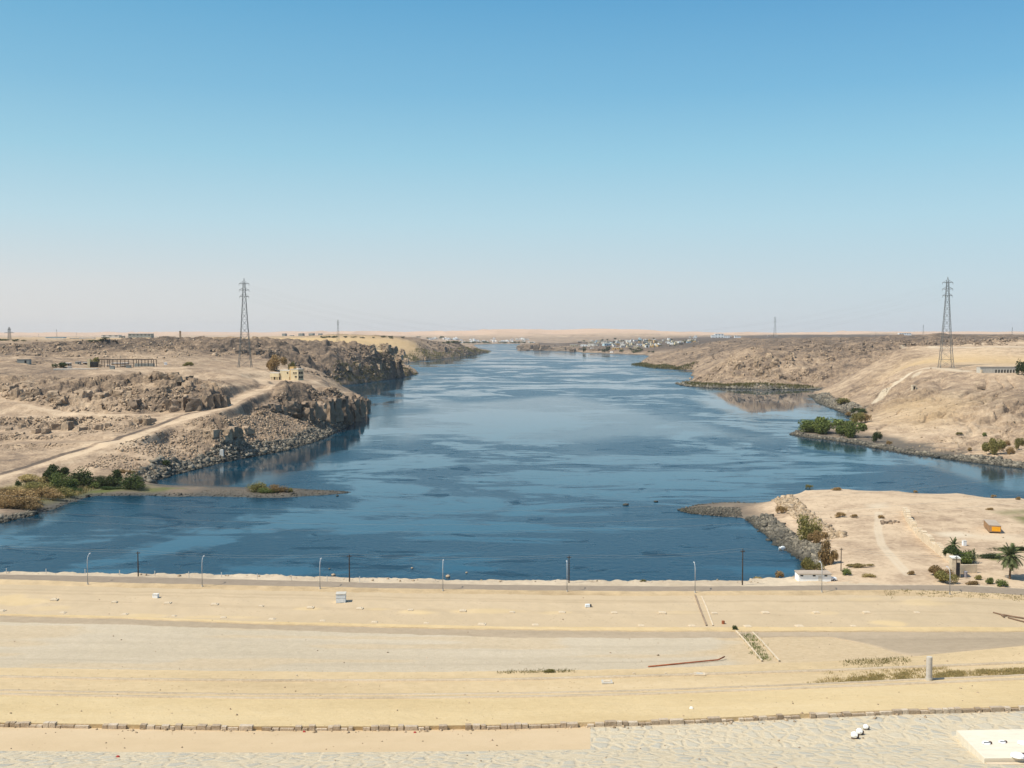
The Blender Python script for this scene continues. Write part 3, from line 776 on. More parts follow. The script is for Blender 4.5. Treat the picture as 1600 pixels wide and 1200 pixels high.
FM = {
 'bank': ground_mat('pale_bank_gravel', ((.41, .325, .225), (.50, .405, .29), (.60, .495, .36)), .05, .8),
 'road': ground_mat('worn_asphalt', ((.225, .18, .135), (.275, .222, .167), (.325, .265, .20)), .03, .5, (.2, 1.5, 1), .03),
 'shoulder': ground_mat('sandy_shoulder', ((.33, .24, .14), (.48, .36, .215), (.57, .435, .27)), .06, .3, (.3, 1, 1)),
 'plain': ground_mat('packed_sand', ((.43, .335, .215), (.485, .378, .245), (.53, .415, .275)), .02, .12, (.2, 1, 1), .05, ((.36, .27, .17), .9), 1.5, drift=((.53, .40, .22), (.60, .46, .27)), rut=(.40, .305, .195)),
 'drift': ground_mat('yellow_drift_sand', ((.46, .34, .18), (.56, .42, .23), (.61, .47, .275)), .05, .3, (.3, 1, 1)),
 'track': ground_mat('dark_gravel_track', ((.29, .228, .157), (.36, .285, .197), (.43, .34, .24)), .04, .5, (.15, 1.5, 1), .05),
 'gravel': ground_mat('grey_gravel_slope', ((.39, .325, .23), (.47, .395, .285), (.535, .455, .34)), .03, .9, (.3, 1, 1), .10, ((.33, .265, .19), 1.2), drift=((.44, .335, .205), (.54, .42, .27)), rut=(.39, .325, .235)),
 'band': ground_mat('tan_sand_band', ((.45, .34, .195), (.545, .415, .245), (.60, .47, .295)), .05, .5, (.3, 1, 1), .06, ((.34, .235, .125), .8)),
 'yellow': ground_mat('yellow_sand_slope', ((.50, .375, .20), (.575, .44, .245), (.62, .485, .285)), .06, .8, (.5, 1, 1), .12, ((.40, .28, .14), 1.0)),
 'paver': ground_mat('pale_pavers', ((.36, .285, .195), (.50, .405, .285), (.58, .485, .355)), .12, 1.3, (.4, 1, 1), .1),
 'footing': ground_mat('dusty_footing', ((.46, .345, .19), (.555, .42, .24), (.61, .475, .29)), .1, .8),
 'tan': ground_mat('smooth_tan_strip', ((.49, .37, .225), (.54, .41, .255), (.58, .445, .285)), .05, .25, (.2, 1, 1), .03),
}
def masonry():
    m, nt, bs = new_mat('rubble_stone_paving')
    q = pos(nt, (1, .62, 0)); p = pos(nt)
    nz = N(nt, 'ShaderNodeTexNoise'); nz.inputs['Scale'].default_value = .9; nz.inputs['Detail'].default_value = 3
    nt.links.new(q, nz.inputs['Vector'])
    wv = mixc(nt, .28, q, nz.outputs['Color'], 'ADD')
    v = N(nt, 'ShaderNodeTexVoronoi', feature='DISTANCE_TO_EDGE'); v.inputs['Scale'].default_value = .58
    nt.links.new(wv, v.inputs['Vector'])
    v2 = N(nt, 'ShaderNodeTexVoronoi'); v2.inputs['Scale'].default_value = .58; nt.links.new(wv, v2.inputs['Vector'])
    sep = nt.nodes.new('ShaderNodeSeparateColor'); nt.links.new(v2.outputs['Color'], sep.inputs[0])
    b = noise_node(nt, p, .9, 5, .7); c = noise_node(nt, p, .09, 4)
    f = math_n(nt, 'ADD', math_n(nt, 'MULTIPLY', sep.outputs[0], .55), math_n(nt, 'MULTIPLY', b, .5))
    st = ramp(nt, f, [(.2, (.38, .36, .305)), (.45, (.46, .425, .345)), (.8, (.53, .465, .345))])
    mort = ramp(nt, b, [(.35, (.51, .42, .285)), (.65, (.60, .51, .365))])
    k = N(nt, 'ShaderNodeMapRange', interpolation_type='SMOOTHSTEP'); k.inputs['From Min'].default_value = .04; k.inputs['From Max'].default_value = .22
    nt.links.new(math_n(nt, 'ADD', v.outputs['Distance'], math_n(nt, 'MULTIPLY_ADD', b, .3, -.15)), k.inputs[0])
    kk = math_n(nt, 'MULTIPLY', k.outputs[0], math_n(nt, 'MULTIPLY_ADD', c, 2.4, -.35, clamp=True), clamp=True)
    col = mixc(nt, kk, mort, st)
    nt.links.new(col, bs.inputs['Base Color']); bs.inputs['Roughness'].default_value = .92
    bs.inputs['Specular IOR Level'].default_value = .08
    bump(nt, bs, math_n(nt, 'ADD', math_n(nt, 'MULTIPLY', k.outputs[0], .4), math_n(nt, 'MULTIPLY', b, 1.0)), .22, .9)
    return m
FM['masonry'] = masonry()

def strip(name, i, j, mat, rows, amp, c0=0, c1=None, wl=6.0):
    c1 = len(CX) if c1 is None else c1
    t = np.linspace(0, 1, rows + 1)[:, None]
    X = LXw[i][None, c0:c1] * (1 - t) + LXw[j][None, c0:c1] * t; Y = LYw[i][None, c0:c1] * (1 - t) + LYw[j][None, c0:c1] * t
    Z = LZ[i] * (1 - t) + LZ[j] * t + 0 * X
    Z = Z + amp * np.sin(math.pi * t) ** .5 * ((vnoise(X / wl, Y / wl, 71) - .5) + .6 * (vnoise(X / wl * 3, Y / wl * 3, 72) - .5))
    n, m = X.shape; idd = np.arange(n * m).reshape(n, m)
    Qd = np.stack([idd[1:, :-1], idd[1:, 1:], idd[:-1, 1:], idd[:-1, :-1]], -1).reshape(-1, 4)
    me = np_mesh(name, np.stack([X, Y, Z], -1).reshape(-1, 3), Qd, smooth=True); me.materials.append(mat)
    return T(link_mesh(name, me), kind='structure')
# the outer bank falls to the river (left) or is buried in the sand flat (right)
bx, by = LXw[0], LYw[0]
drop = np.where(CX < 1170, -1.5, 3.2); outd = np.where(CX < 1170, 8.0, 5.0)
t = np.linspace(0, 1, 9)[:, None]
X = bx * (1 + t * outd / by); Y = by + t * outd
Z = LZ[0] * (1 - t) + drop * t + .5 * np.sin(math.pi * t) * (vnoise(X / 2.0, Y / 2.0, 77) - .4)
nn, mm = X.shape; idd = np.arange(nn * mm).reshape(nn, mm)
me = np_mesh('shore_bank', np.stack([X, Y, Z], -1).reshape(-1, 3), np.stack([idd[:-1, :-1], idd[:-1, 1:], idd[1:, 1:], idd[1:, :-1]], -1).reshape(-1, 4), smooth=False)
me.materials.append(FM['bank']); T(link_mesh('shore_bank', me), kind='structure')
strip('shore_verge', 0, 1, FM['bank'], 6, .35, wl=3)
strip('road', 1, 2, FM['road'], 3, .03)
strip('road_shoulder', 2, 3, FM['shoulder'], 5, .30, wl=3)
sp_ = strip('sand_plain', 3, 4, FM['plain'], 40, .22)
strip('sand_drift', 4, 5, FM['drift'], 4, .25, wl=4)
strip('gravel_track', 5, 6, FM['track'], 4, .06)
gs_ = strip('gravel_slope', 6, 7, FM['gravel'], 30, .14)
co = np.empty(len(gs_.data.vertices) * 3, np.float32); gs_.data.vertices.foreach_get('co', co); co = co.reshape(-1, 3); qx, qy = project(co[:, 0], co[:, 1], co[:, 2])
attr(gs_.data, 'drift', np.clip(sstep(1080, 1180, qx + (vnoise(co[:, 0] / 9, co[:, 1] / 5, 501) - .5) * 130) + .55 * sstep(.58, .75, vnoise(co[:, 0] / 26, co[:, 1] / 4, 502)) * sstep(985, 1000, qy * 0 + 1000), 0, 1))
co = np.empty(len(sp_.data.vertices) * 3, np.float32); sp_.data.vertices.foreach_get('co', co); co = co.reshape(-1, 3); qx, qy = project(co[:, 0], co[:, 1], co[:, 2])
df = .0 * qx
for ex, ey, ew, eh, am in ((25, 938, 70, 9, .8), (75, 950, 40, 5, .5), (480, 951, 26, 3, .8), (590, 952, 30, 3, .6), (650, 956, 36, 4, .9), (760, 955, 60, 4, .7), (230, 962, 40, 3, .7), (870, 957, 30, 3, .6), (1390, 974, 34, 5, 1), (1440, 941, 45, 6, .6), (1285, 958, 30, 3, .5), (340, 964, 60, 3, .6), (1060, 957, 60, 3, .3), (1350, 936, 30, 3, .4)):
    df = np.maximum(df, am * sstep(1.15, .5, np.hypot((qx - ex) / ew, (qy - ey) / eh) + (vnoise(co[:, 0] / 4, co[:, 1] / 3, 503) - .5) * .7))
attr(sp_.data, 'drift', df)
def ruts(o, i, j, fracs):
    co = np.empty(len(o.data.vertices) * 3, np.float32); o.data.vertices.foreach_get('co', co); co = co.reshape(-1, 3); qx, qy = project(co[:, 0], co[:, 1], co[:, 2])
    t_ = (qy - np.interp(qx, CX, LY[i])) / (np.interp(qx, CX, LY[j]) - np.interp(qx, CX, LY[i])); m_ = 0 * t_
    for f_, w_, a_ in fracs:
        c_ = f_ + (vnoise(qx / 420, qx * 0 + f_ * 70, 601) - .5) * .10
        m_ = np.maximum(m_, a_ * sstep(w_, w_ * .3, np.abs(t_ - c_)) * (.45 + .55 * vnoise(qx / 60, qx * 0 + f_ * 50, 602)))
    attr(o.data, 'rut', m_)
ruts(sp_, 3, 4, ((.14, .03, .9), (.24, .03, .7), (.52, .03, .6), (.60, .025, .4)))
ruts(gs_, 6, 7, ((.30, .05, .5), (.38, .04, .35), (.82, .03, .8), (.62, .06, .3)))
strip('sand_band', 7, 8, FM['band'], 8, .15, wl=3)
strip('sand_terrace', 8, 9, FM['band'], 10, .12, wl=3)
strip('paver_strip', 9, 10, FM['band'], 3, .05, wl=1.5)
strip('sand_slope', 10, 11, FM['yellow'], 24, .16)
strip('kerb_footing', 11, 12, FM['footing'], 2, .02)
cs = int(np.searchsorted(CX, 922))
strip('tan_strip', 12, 13, FM['tan'], 14, .05, 0, cs + 1)
strip('stone_paving_upper', 12, 13, FM['masonry'], 14, .05, cs, None)
strip('stone_paving', 13, 14, FM['masonry'], 40, .12)
strip('stone_paving_foot', 14, 15, FM['masonry'], 10, .1)
# dark flat apron where the gravel track widens
ax_ = np.linspace(1180, 2120, 120)
lowy = np.interp(ax_, [1180, 1300, 1360, 1405, 1432, 1500, 1560, 1640, 1800, 2120], [992, 996, 1008, 1022, 1025, 1018, 1012.5, 1004.5, 997, 993])
V = []
for i_ in range(9):
    for k_ in range(len(ax_)):
        top = np.interp(ax_[k_], CX, LY[6]) - 1.0
        x, y, z = fg(ax_[k_], top + (max(lowy[k_], top + .6) - top) * min(i_ / 7.0, 1.02))
        V.append((x, y, z + (.11 if i_ < 8 else -.15)))
idd = np.arange(len(V)).reshape(9, -1)
me = np_mesh('gravel_apron', V, np.stack([idd[1:, :-1], idd[1:, 1:], idd[:-1, 1:], idd[:-1, :-1]], -1).reshape(-1, 4), smooth=True)
me.materials.append(FM['track']); T(link_mesh('gravel_apron', me), kind='structure')
# ================================================================== THINGS
def hpx(p, py_top):
    """height in metres of something standing at p whose top shows at py_top"""
    lo, hi = 0.0, 200.0
    for _ in range(40):
        m = (lo + hi) / 2
        if project(p[0], p[1], p[2] + m)[1] > py_top: lo = m
        else: hi = m
    return (lo + hi) / 2
def mpp(p): return (p[1] * CP + (CAMZ - p[2]) * SP) / F      # metres per picture pixel

# ------------------------------------------------------------------ kerbs
def kerb(name, i, label, h, w, dy=0.0, c0=0, c1=None, mat=None):
    s = slice(c0, c1); X, Y, Z = LXw[i][s], LYw[i][s] + dy, LZ[i]
    jit = (vnoise(X / 1.5, Y * 0, 88) - .5) * .08
    Y0, Y1 = Y - w / 2 + jit, Y + w / 2 + jit; top = Z + h + jit * .4
    n = len(X); V = np.concatenate([np.stack([X, Y0, np.full(n, Z - .4)], 1), np.stack([X, Y0, top], 1), np.stack([X, Y1, top], 1), np.stack([X, Y1, np.full(n, Z - .4)], 1)])
    k = np.arange(n - 1); q = []
    for a in range(3): q.append(np.stack([a * n + k, a * n + k + 1, (a + 1) * n + k + 1, (a + 1) * n + k], 1))
    me = np_mesh(name, V, np.concatenate(q)); me.materials.append(mat or FM['paver'])
    return T(link_mesh(name, me), label, 'kerb')
kerb('kerb', 8, 'thin pale kerb on the sand below the grey gravel slope', .28, .55, .2)
kerb('kerb', 9, 'upper edge kerb of the pale paver strip', .16, .55, 0)
kerb('kerb', 10, 'lower edge kerb of the pale paver strip above the yellow sand', .26, .5, 0)
kerb('kerb', 5, 'low broken kerb between the sand plain and the dark gravel track', .12, .3, 0, mat=FM['shoulder'])

mb = MB(); px = -420.0
while px < 2000:
    w = random.uniform(7.5, 15) if random.random() < .8 else random.uniform(15, 24)
    g_ = random.uniform(.4, 1.6)
    c = px + w / 2
    xa, xb = np.interp(px, CX, LXw[11]), np.interp(px + w - g_, CX, LXw[11])
    y = np.interp(c, CX, LYw[12]); x = (xa + xb) / 2
    hh = random.uniform(.36, .74)
    if random.random() > .05:
        mb.box((x, y - .06 + random.uniform(-.07, .05), 16.42 + hh / 2), (xb - xa, random.uniform(.62, .8), hh), rz=random.uniform(-.05, .05) + math.atan2(np.interp(c + 8, CX, LYw[12]) - np.interp(c - 8, CX, LYw[12]), np.interp(c + 8, CX, LXw[12]) - np.interp(c - 8, CX, LXw[12])), taper=random.uniform(.90, .99))
    px += w
T(mb.build('stone_kerb', rock_mat('kerb_block_stone', (.33, .25, .17), (.47, .375, .27), (.58, .485, .37))), 'row of rough brown stone blocks edging the yellow sand slope', 'kerb')

# ------------------------------------------------------------------ street lamps
def make_lamp(h):
    root = empty('street_lamp')
    m = MB(); m.tube([(0, 0, -.3), (0, 0, .35)], .22, 8); m.build('base', M['concrete'], root)
    m = MB(); pts = [(0, 0, 0), (0, 0, h * .62), (0, .06, h * .78), (0, .3, h * .9), (0, .8, h * .97), (0, 1.4, h)]
    m.tube(pts, [.12, .10, .09, .075, .07, .06], 8); m.build('pole', M['lampgrey'], root, True)
    m = MB(); m.box((0, 1.75, h + .02), (.34, .8, .16), taper=.7); hd = m.build('lamp_head', M['lampgrey'], root)
    m = MB(); m.box((0, 1.75, h - .09), (.26, .6, .07)); m.build('lens', M['lampglass'], hd)
    return root
lamp_pos = [(137, 912.5, 867), (316, 916.5, 871), (500, 920, 875), (692, 923, 877.5), (886, 924.5, 879), (1086, 925.5, 881), (1284, 925, 880), (1484, 928, 888)]
lamp_lab = ['leftmost curved grey street lamp on the road verge', 'grey curved street lamp between the left dark pole and the white block', 'grey curved street lamp just left of the large white block',
            'grey street lamp standing alone right of the large white block', 'grey street lamp right beside a dark wooden pole', 'grey street lamp at the top of the drain channel',
            'grey curved street lamp in front of the white trailer hut', 'rightmost grey street lamp, in front of the ruined gatehouse']
proto = None
for (x, y, yt), lab in zip(lamp_pos, lamp_lab):
    p = fg(x, y)
    if proto is None: proto = make_lamp(7.3); o = proto
    else: o = copy_tree(proto)
    o.location = p; s = hpx(p, yt) / 7.3; o.scale = (1, 1, s)
    T(o, lab, 'street lamp', 'street lamps along the shore road')

# ------------------------------------------------------------------ wooden power poles and wires
def make_pole(h):
    root = empty('power_pole')
    m = MB(); m.tube([(0, 0, -.6), (0, 0, h * .5), (0, 0, h)], [.17, .15, .12], 8); m.build('pole', M['wood'], root)
    m = MB(); m.box((0, 0, h - .55), (1.1, .12, .14)); ca = m.build('crossarm', M['wood'], root)
    for sx_ in (-.48, .48):
        m = MB(); m.tube([(sx_, 0, h - .48), (sx_, 0, h - .25)], .07, 6); m.build('insulator', M['insulator'], ca)
    return root
pole_pos = [(216, 900.5, 861.5), (546, 909, 866.5), (889, 911, 868), (1160, 913.5, 858)]
pole_lab = ['dark wooden power pole on the bank left of the second lamp', 'dark wooden power pole on the bank above the large white block', 'dark wooden power pole close behind a grey lamp', 'brown wooden power pole on the bank left of the white trailer hut']
pp = None; tops = []
for (x, y, yt), lab in zip(pole_pos, pole_lab):
    p = fg(x, y); h = hpx(p, yt)
    if pp is None: pp = make_pole(8.0); o = pp
    else: o = copy_tree(pp)
    o.location = p; o.scale = (1, 1, h / 8.0); tops.append((p[0], p[1], p[2] + h * .955))
    T(o, lab, 'power pole', 'wooden power poles along the river bank')
for (x, y, yt), lab in zip([(1314, 892, 856), (1494, 906, 869), (1499.5, 900, 876)], ['thin wooden pole alone on the pale sand flat', 'tall wooden pole in front of the ruined gatehouse', 'shorter leaning post beside the ruined gatehouse']):
    p = ground(x, y); h = hpx(p, yt)
    o = copy_tree(pp); o.location = p; o.scale = (.75, .75, h / 8.0)
    T(o, lab, 'power pole', 'wooden power poles along the river bank')
    if x == 1314: tops.append((p[0], p[1], p[2] + h * .955))
    if x == 1494: tops.append((p[0], p[1], p[2] + h * .955))
# the line comes in from poles outside the picture on both sides
xa, za = at_d(-230, 838, 285); tops = [(float(xa), 285.0, float(za))] + tops
xb, zb = at_d(1900, 850, 290); tops = tops + [(float(xb), 290.0, float(zb))]
for dy_, lab in ((-.0, 'lower wire of the wooden power poles along the bank'), (.48, 'upper wire of the wooden power poles along the bank')):
    m = MB()
    for a, b in zip(tops[:-1], tops[1:]):
        a = np.array(a); b = np.array(b); pts = []
        for k in range(15):
            t_ = k / 14; q_ = a * (1 - t_) + b * t_
            q_[2] += dy_ - 4 * .9 * t_ * (1 - t_); q_[1] += dy_; pts.append(q_)
        m.tube(pts, .02, 4, cap=False)
    T(m.build('power_wire', M['wire']), lab, 'wire')
for k_, (c, base_, a_, D) in enumerate([(656, 799, 6.0e-5, 292), (663, 820, 5.5e-5, 284), (663, 830.5, 5.2e-5, 288), (640, 896, 6.0e-5, 262)][:3]):
    m = MB(); pts = []
    for px_ in np.linspace(-900, 2400, 90):
        x, z = at_d(px_, base_ - a_ * (px_ - c) ** 2, D); pts.append((x, D, z))
    m.tube(pts, .022, 4, cap=False)
    T(m.build('power_wire', M['wire']), ['highest of the three long cables sagging over the near water', 'middle one of the three long cables sagging over the near water', 'lowest of the three long cables sagging over the near water'][k_], 'wire')

# ------------------------------------------------------------------ lattice pylons
def make_pylon(h, b, name='lattice_pylon', arms=((.935, .054), (.865, .054), (.792, .05)), waist=.80, bays=13, legr=.23, brr=.105):
    root = empty(name)
    def half(t):      # half width at height fraction
        if t < waist: return b / 2 + (1.35 - b / 2) * (t / waist) ** .8
        return 1.35 + (.7 - 1.35) * (t - waist) / (1 - waist)
    zs = [0]; z = 0
    ts = 1 - (1 - np.linspace(0, 1, bays + 1)) ** 1.35; ts = ts * .95
    for sx_ in (-1, 1):
        for sy_ in (-1, 1):
            m = MB(); m.tube([(sx_ * half(t), sy_ * half(t), t * h) for t in ts], [legr * (1 - .45 * t) for t in ts], 4)
            m.build('leg', M['steel'], root)
    m = MB()
    for i in range(bays):
        a, c = ts[i], ts[i + 1]; ha, hc = half(a), half(c)
        for (p, q_) in (((-1, -1), (1, -1)), ((1, -1), (1, 1)), ((1, 1), (-1, 1)), ((-1, 1), (-1, -1))):
            m.beam((p[0] * ha, p[1] * ha, a * h), (q_[0] * hc, q_[1] * hc, c * h), brr)
            m.beam((q_[0] * ha, q_[1] * ha, a * h), (p[0] * hc, p[1] * hc, c * h), brr)
            m.beam((p[0] * hc, p[1] * hc, c * h), (q_[0] * hc, q_[1] * hc, c * h), brr)
    m.build('bracing', M['steel'], root)
    for t, w in arms:
        m = MB(); hw = half(t); W_ = w * h
        for sx_ in (-1, 1):
            for sy_ in (-1, 1):
                m.beam((sx_ * hw, sy_ * hw, t * h), (sx_ * W_, 0, t * h + .3), brr * 1.9)
                m.beam((sx_ * hw, sy_ * hw, t * h + 2.0), (sx_ * W_, 0, t * h + .3), brr)
            m.beam((sx_ * hw, -hw, t * h), (sx_ * hw, hw, t * h), brr)
        m.beam((-W_, 0, t * h + .3), (W_, 0, t * h + .3), brr * 1.5)
        ca = m.build('crossarm', M['steel'], root)
        for sx_ in (-1, 1):
            m = MB(); m.tube([(sx_ * W_, 0, t * h + .2), (sx_ * W_, 0, t * h - 1.3)], .12, 5); m.build('insulator', M['insulator'], ca)
    m = MB(); e = half(.95)
    for sx_ in (-1, 1):
        for sy_ in (-1, 1): m.beam((sx_ * e, sy_ * e, .95 * h), (0, 0, h), brr * 1.2)
    m.build('peak', M['steel'], root)
    return root
pL = SITE['pylonL']; hL = hpx(pL, 434)
py1 = make_pylon(hL, 20 * mpp(pL)); py1.location = (pL[0], pL[1], pL[2] - .3); py1.rotation_euler.z = R(8)
T(py1, 'tall grey lattice pylon on the left bank above the yellow house', 'pylon', 'lattice pylons around the river')
pR = SITE['pylonR']; hR = hpx(pR, 432)
py2 = copy_tree(py1); py2.location = (pR[0], pR[1], pR[2] - .3); py2.scale = (hR / hL,) * 3; py2.rotation_euler.z = R(-12)
T(py2, 'tall grey lattice pylon on the right bank beside the long arched building', 'pylon', 'lattice pylons around the river')
for t_, w_ in ((.935, .054), (.865, .054), (.792, .05)):
    for sx_ in (-1, 1):
        m = MB(); ca_, sa_ = math.cos(R(8)), math.sin(R(8)); cb_, sb_ = math.cos(R(-12)), math.sin(R(-12))
        a = np.array([pL[0] + sx_ * w_ * hL * ca_, pL[1] + sx_ * w_ * hL * sa_, pL[2] + t_ * hL - 1.2]); b = np.array([pR[0] + sx_ * w_ * hR * cb_, pR[1] + sx_ * w_ * hR * sb_, pR[2] + t_ * hR - 1.2])
        m.tube([a * (1 - q) + b * q - np.array([0, 0, 44 * 4 * q * (1 - q)]) for q in np.linspace(0, 1, 60)], .024, 4, cap=False)
        T(m.build('power_wire', M['wire']), 'faint conductor strung high over the river between the two tall pylons', 'wire', 'conductors between the two tall pylons')
far_py = [(528, 499, 2000, .8, 'small far pylon standing on the yellow dunes behind the left hills'), (1211, 494, 2600, .9, 'far pylon on the skyline of the right bank hills'),
          (1582, 511, 2900, .9, 'small far pylon at the right edge of the skyline'), (1369, 519, 2600, .8, 'tiny reddish pylon on the right skyline left of the big pylon'),
          (88, 514, 2700, 1.0, 'thin far pylon above the blue roofed sheds'), (60, 521, 2900, 1.0, 'tiny far pylon left of the blue roofed sheds'), (119, 519, 3300, 1.0, 'tiny far pylon right of the blue roofed sheds'), (1443, 507, 3600, .8, 'faint far pylon on the skyline just left of the tall right pylon')]
for x, yt, D, wsc, lab in far_py:
    X, _ = at_d(x, 500, D); X = float(X); z = float(height(np.array(X), np.array(D)))
    p = (X, D, z - .5); h = hpx(p, yt)
    o = copy_tree(py1); o.location = p; s = h / hL; o.scale = (s * wsc * 1.1, s * wsc * 1.1, s); o.rotation_euler.z = random.uniform(-.4, .4)
    T(o, lab, 'pylon', 'lattice pylons around the river')
X, _ = at_d(14, 500, 1700); z = float(height(np.array(float(X)), np.array(1700.0))); p = (float(X), 1700, z - .3)
h = hpx(p, 511); o = make_pylon(h, 4.5, arms=((.55, .36), (.78, .12)), bays=8, legr=.2, brr=.12); o.location = p
T(o, 'small pylon with one wide crossarm at the left edge of the skyline', 'pylon', 'lattice pylons around the river')

# ------------------------------------------------------------------ things on the sand plain
def pad_mesh():
    m = MB(); m.box((0, 0, .17), (1.55, 1.5, .34), taper=.94); m.box((0, 0, .40), (.9, .9, .12), taper=.9)
    return m
row1 = [(85, 937.6), (179, 941), (262, 943), (335.5, 945), (408, 947.5), (485, 950), (562, 951.5), (641, 953.6), (723, 955), (800, 957), (878, 957.5), (959.5, 958), (1034.7, 958), (1116, 958.4), (1196, 958), (1275.5, 957.6), (1354, 957.3), (1432.5, 957.6)]
row2 = [(3, 954.4), (98, 957.6), (195, 960), (271.5, 962.4), (349, 965), (425, 967.5), (504, 970), (585, 972), (666, 973.6), (753, 975.5), (836.5, 976.5), (1002, 977.6), (1081, 978), (1168, 978.7), (1249, 978.4), (1333, 978)]
def make_pad(label, group, hh):
    root = empty('concrete_pad'); T(root, label, 'concrete pad', group)
    m = MB(); m.box((0, 0, 0), (1.6, 1.5, hh * 2), taper=.94); m.build('plinth', M['padmat'], root)
    m = MB(); m.box((0, 0, hh + .05), (.95, .9, .12), taper=.88); m.build('cover', M['padmat'], root)
    return root
for row, lab, grp, hh in ((row1, 'squat pale concrete pad in the row across the middle of the sand plain', 'concrete pads across the middle of the sand plain', .22), (row2, 'low pale pad in the row along the sand edge above the gravel track', 'low pads along the edge of the sand plain', .10)):
    pr = None
    for x, y in row:
        if pr is None: pr = make_pad(lab, grp, hh); o = pr
        else: o = copy_tree(pr)
        o.location = fg(x, y); o.rotation_euler.z = random.uniform(-.12, .12)
        s = random.uniform(.7, 1.1); o.scale = (s, s, s)
# large white block
p = fg(533, 940); root = empty('white_block', p, R(4)); s = 16 * mpp(p); h = hpx(p, 927)
T(root, 'large white cube block casting a shadow on the sand plain', 'block')
m = MB(); m.box((0, 0, h * .27), (s * .9, s * .9, h * .56)); m.box((0, 0, h * .78), (s * .9, s * .9, h * .44)); m.build('body', M['boxwhite'], root)
m = MB(); m.box((0, 0, h * .56), (s * .93, s * .93, .08)); m.build('seam', M['lampgrey'], root)
m = MB(); m.box((0, 0, h + .06), (s * .97, s * .97, .14)); m.build('lid', M['concrete'], root)
m = MB(); m.box((s * .1, -s * .455, h * .28), (s * .4, .04, h * .42)); m.build('door', M['boxwhite'], root)
p = fg(243.5, 934); root = empty('white_block', p, R(-5)); s = 8 * mpp(p)
T(root, 'small white box on the sand plain near the second lamp', 'block')
m = MB(); m.box((0, 0, .42), (s, s * .9, .95)); m.build('body', M['white'], root)
m = MB(); m.box((0, 0, .93), (s * 1.08, s, .1)); m.build('lid', M['offwhite'], root)
p = fg(920, 948); root = empty('vent_box', p, .1)
T(root, 'small pale vent box with a dark opening on the sand plain', 'vent')
m = MB(); m.box((-.3, 0, .3), (1.1, .9, .6), taper=.9); m.build('body', M['boxwhite'], root)
m = MB(); m.box((.42, -.05, .28), (.36, .6, .5)); m.build('opening', M['dark'], root)
p = fg(948.5, 1068); root = empty('manhole_slab', p, .02); T(root, 'pale rectangular concrete slab set in the sand terrace', 'slab')
m = MB(); m.box((0, 0, .15), (1.8, 1.6, .5), taper=.97); m.build('plinth', M['concrete'], root)
m = MB(); m.box((0, .05, .45), (1.2, .9, .1)); m.build('cover', M['padmat'], root)
p = fg(1093, 1055); root = empty('manhole_slab', p, -.05); T(root, 'thin pale slab beside the kerb near the rusty pipe', 'slab')
m = MB(); m.box((0, 0, .12), (1.9, 1.3, .36)); m.build('plinth', M['padmat'], root)
m = MB(); m.box((0, 0, .33), (1.1, .7, .08)); m.build('cover', M['concrete'], root)
# grey pillar
p = fg(1451.5, 1063); root = empty('concrete_pillar', p); h = hpx(p, 1027); w = 9 * mpp(p)
T(root, 'round grey concrete pillar standing on the pale kerb', 'pillar')
m = MB(); m.tube([(0, 0, .45), (0, 0, h)], w / 2, 20); m.build('shaft', M['postgrey'], root, False)
m = MB(); m.tube([(0, 0, -.2), (0, 0, .5)], w / 2 * 1.12, 20); m.build('base', M['concrete'], root)
m = MB(); m.tube([(0, 0, h), (0, 0, h + .1)], w / 2 * .9, 20); m.build('cap', M['concrete'], root)
# rusty pipe
a, b, c = fg(1013, 1042.5), fg(1122, 1033), fg(1132, 1030.5)
m = MB(); m.tube([a + (0, 0, .12), (a + b) / 2 + (0, 0, .2), b + (0, 0, .25), c + (0, 0, .55)], .13, 8)
T(m.build('rusty_pipe', M['rust'], None, True), 'long rusty red pipe lying across the gravel slope', 'pipe')
m = MB()
for (x0, y0, x1, y1) in ((1552, 958.5, 1572, 964), (1568, 962, 1604, 969), (1575, 966.5, 1606, 975), (1563, 961, 1569, 966), (1585, 965, 1612, 970)):
    q0, q1 = fg(x0, y0), fg(x1, y1); m.tube([q0 + (0, 0, .25), q1 + (0, 0, .3)], .16, 6)
T(m.build('timber_heap', M['wood2']), 'heap of long brown timbers on the sand at the right edge', 'timber')
# drain channels running up the slope
def ribbon(pts, w, h, m, lift=.05):
    P = [fg(*p) if True else p for p in pts]; b0 = len(m.v)
    for i, p in enumerate(P):
        m.v += [(p[0] - w / 2, p[1], p[2] + lift), (p[0] - w / 2, p[1], p[2] + lift + h), (p[0] + w / 2, p[1], p[2] + lift + h), (p[0] + w / 2, p[1], p[2] + lift)]
    for i in range(len(P) - 1):
        for k in range(3):
            a = b0 + i * 4 + k; m.f.append((a, a + 1, a + 5, a + 4)); m.mi.append(0)
def lerp_pts(pts, n=10):
    out = []
    for (a, b) in zip(pts[:-1], pts[1:]):
        for k in range(n): out.append((a[0] + (b[0] - a[0]) * k / n, a[1] + (b[1] - a[1]) * k / n))
    return out + [pts[-1]]
root = empty('drain_channel', (0, 0, 0)); T(root, 'narrow stone drain channel crossing the sand plain below a lamp', 'drain')
m = MB(); ribbon(lerp_pts([(1086, 930), (1093, 950), (1104, 978)]), .35, .16, m); m.build('kerb', M['mud'], root)
m = MB(); ribbon(lerp_pts([(1096, 932), (1104, 950), (1114, 978)]), .3, .12, m); m.build('kerb', M['stone'], root)
root = empty('drain_channel', (0, 0, 0)); T(root, 'weedy drain channel between two pale kerbs on the gravel slope', 'drain')
m = MB(); ribbon(lerp_pts([(1150, 987), (1165, 1003), (1191, 1034)]), .30, .22, m); m.build('kerb', M['stone'], root)
m = MB(); ribbon(lerp_pts([(1176, 989), (1192, 1005), (1218, 1034)]), .30, .22, m); m.build('kerb', M['padmat'], root)
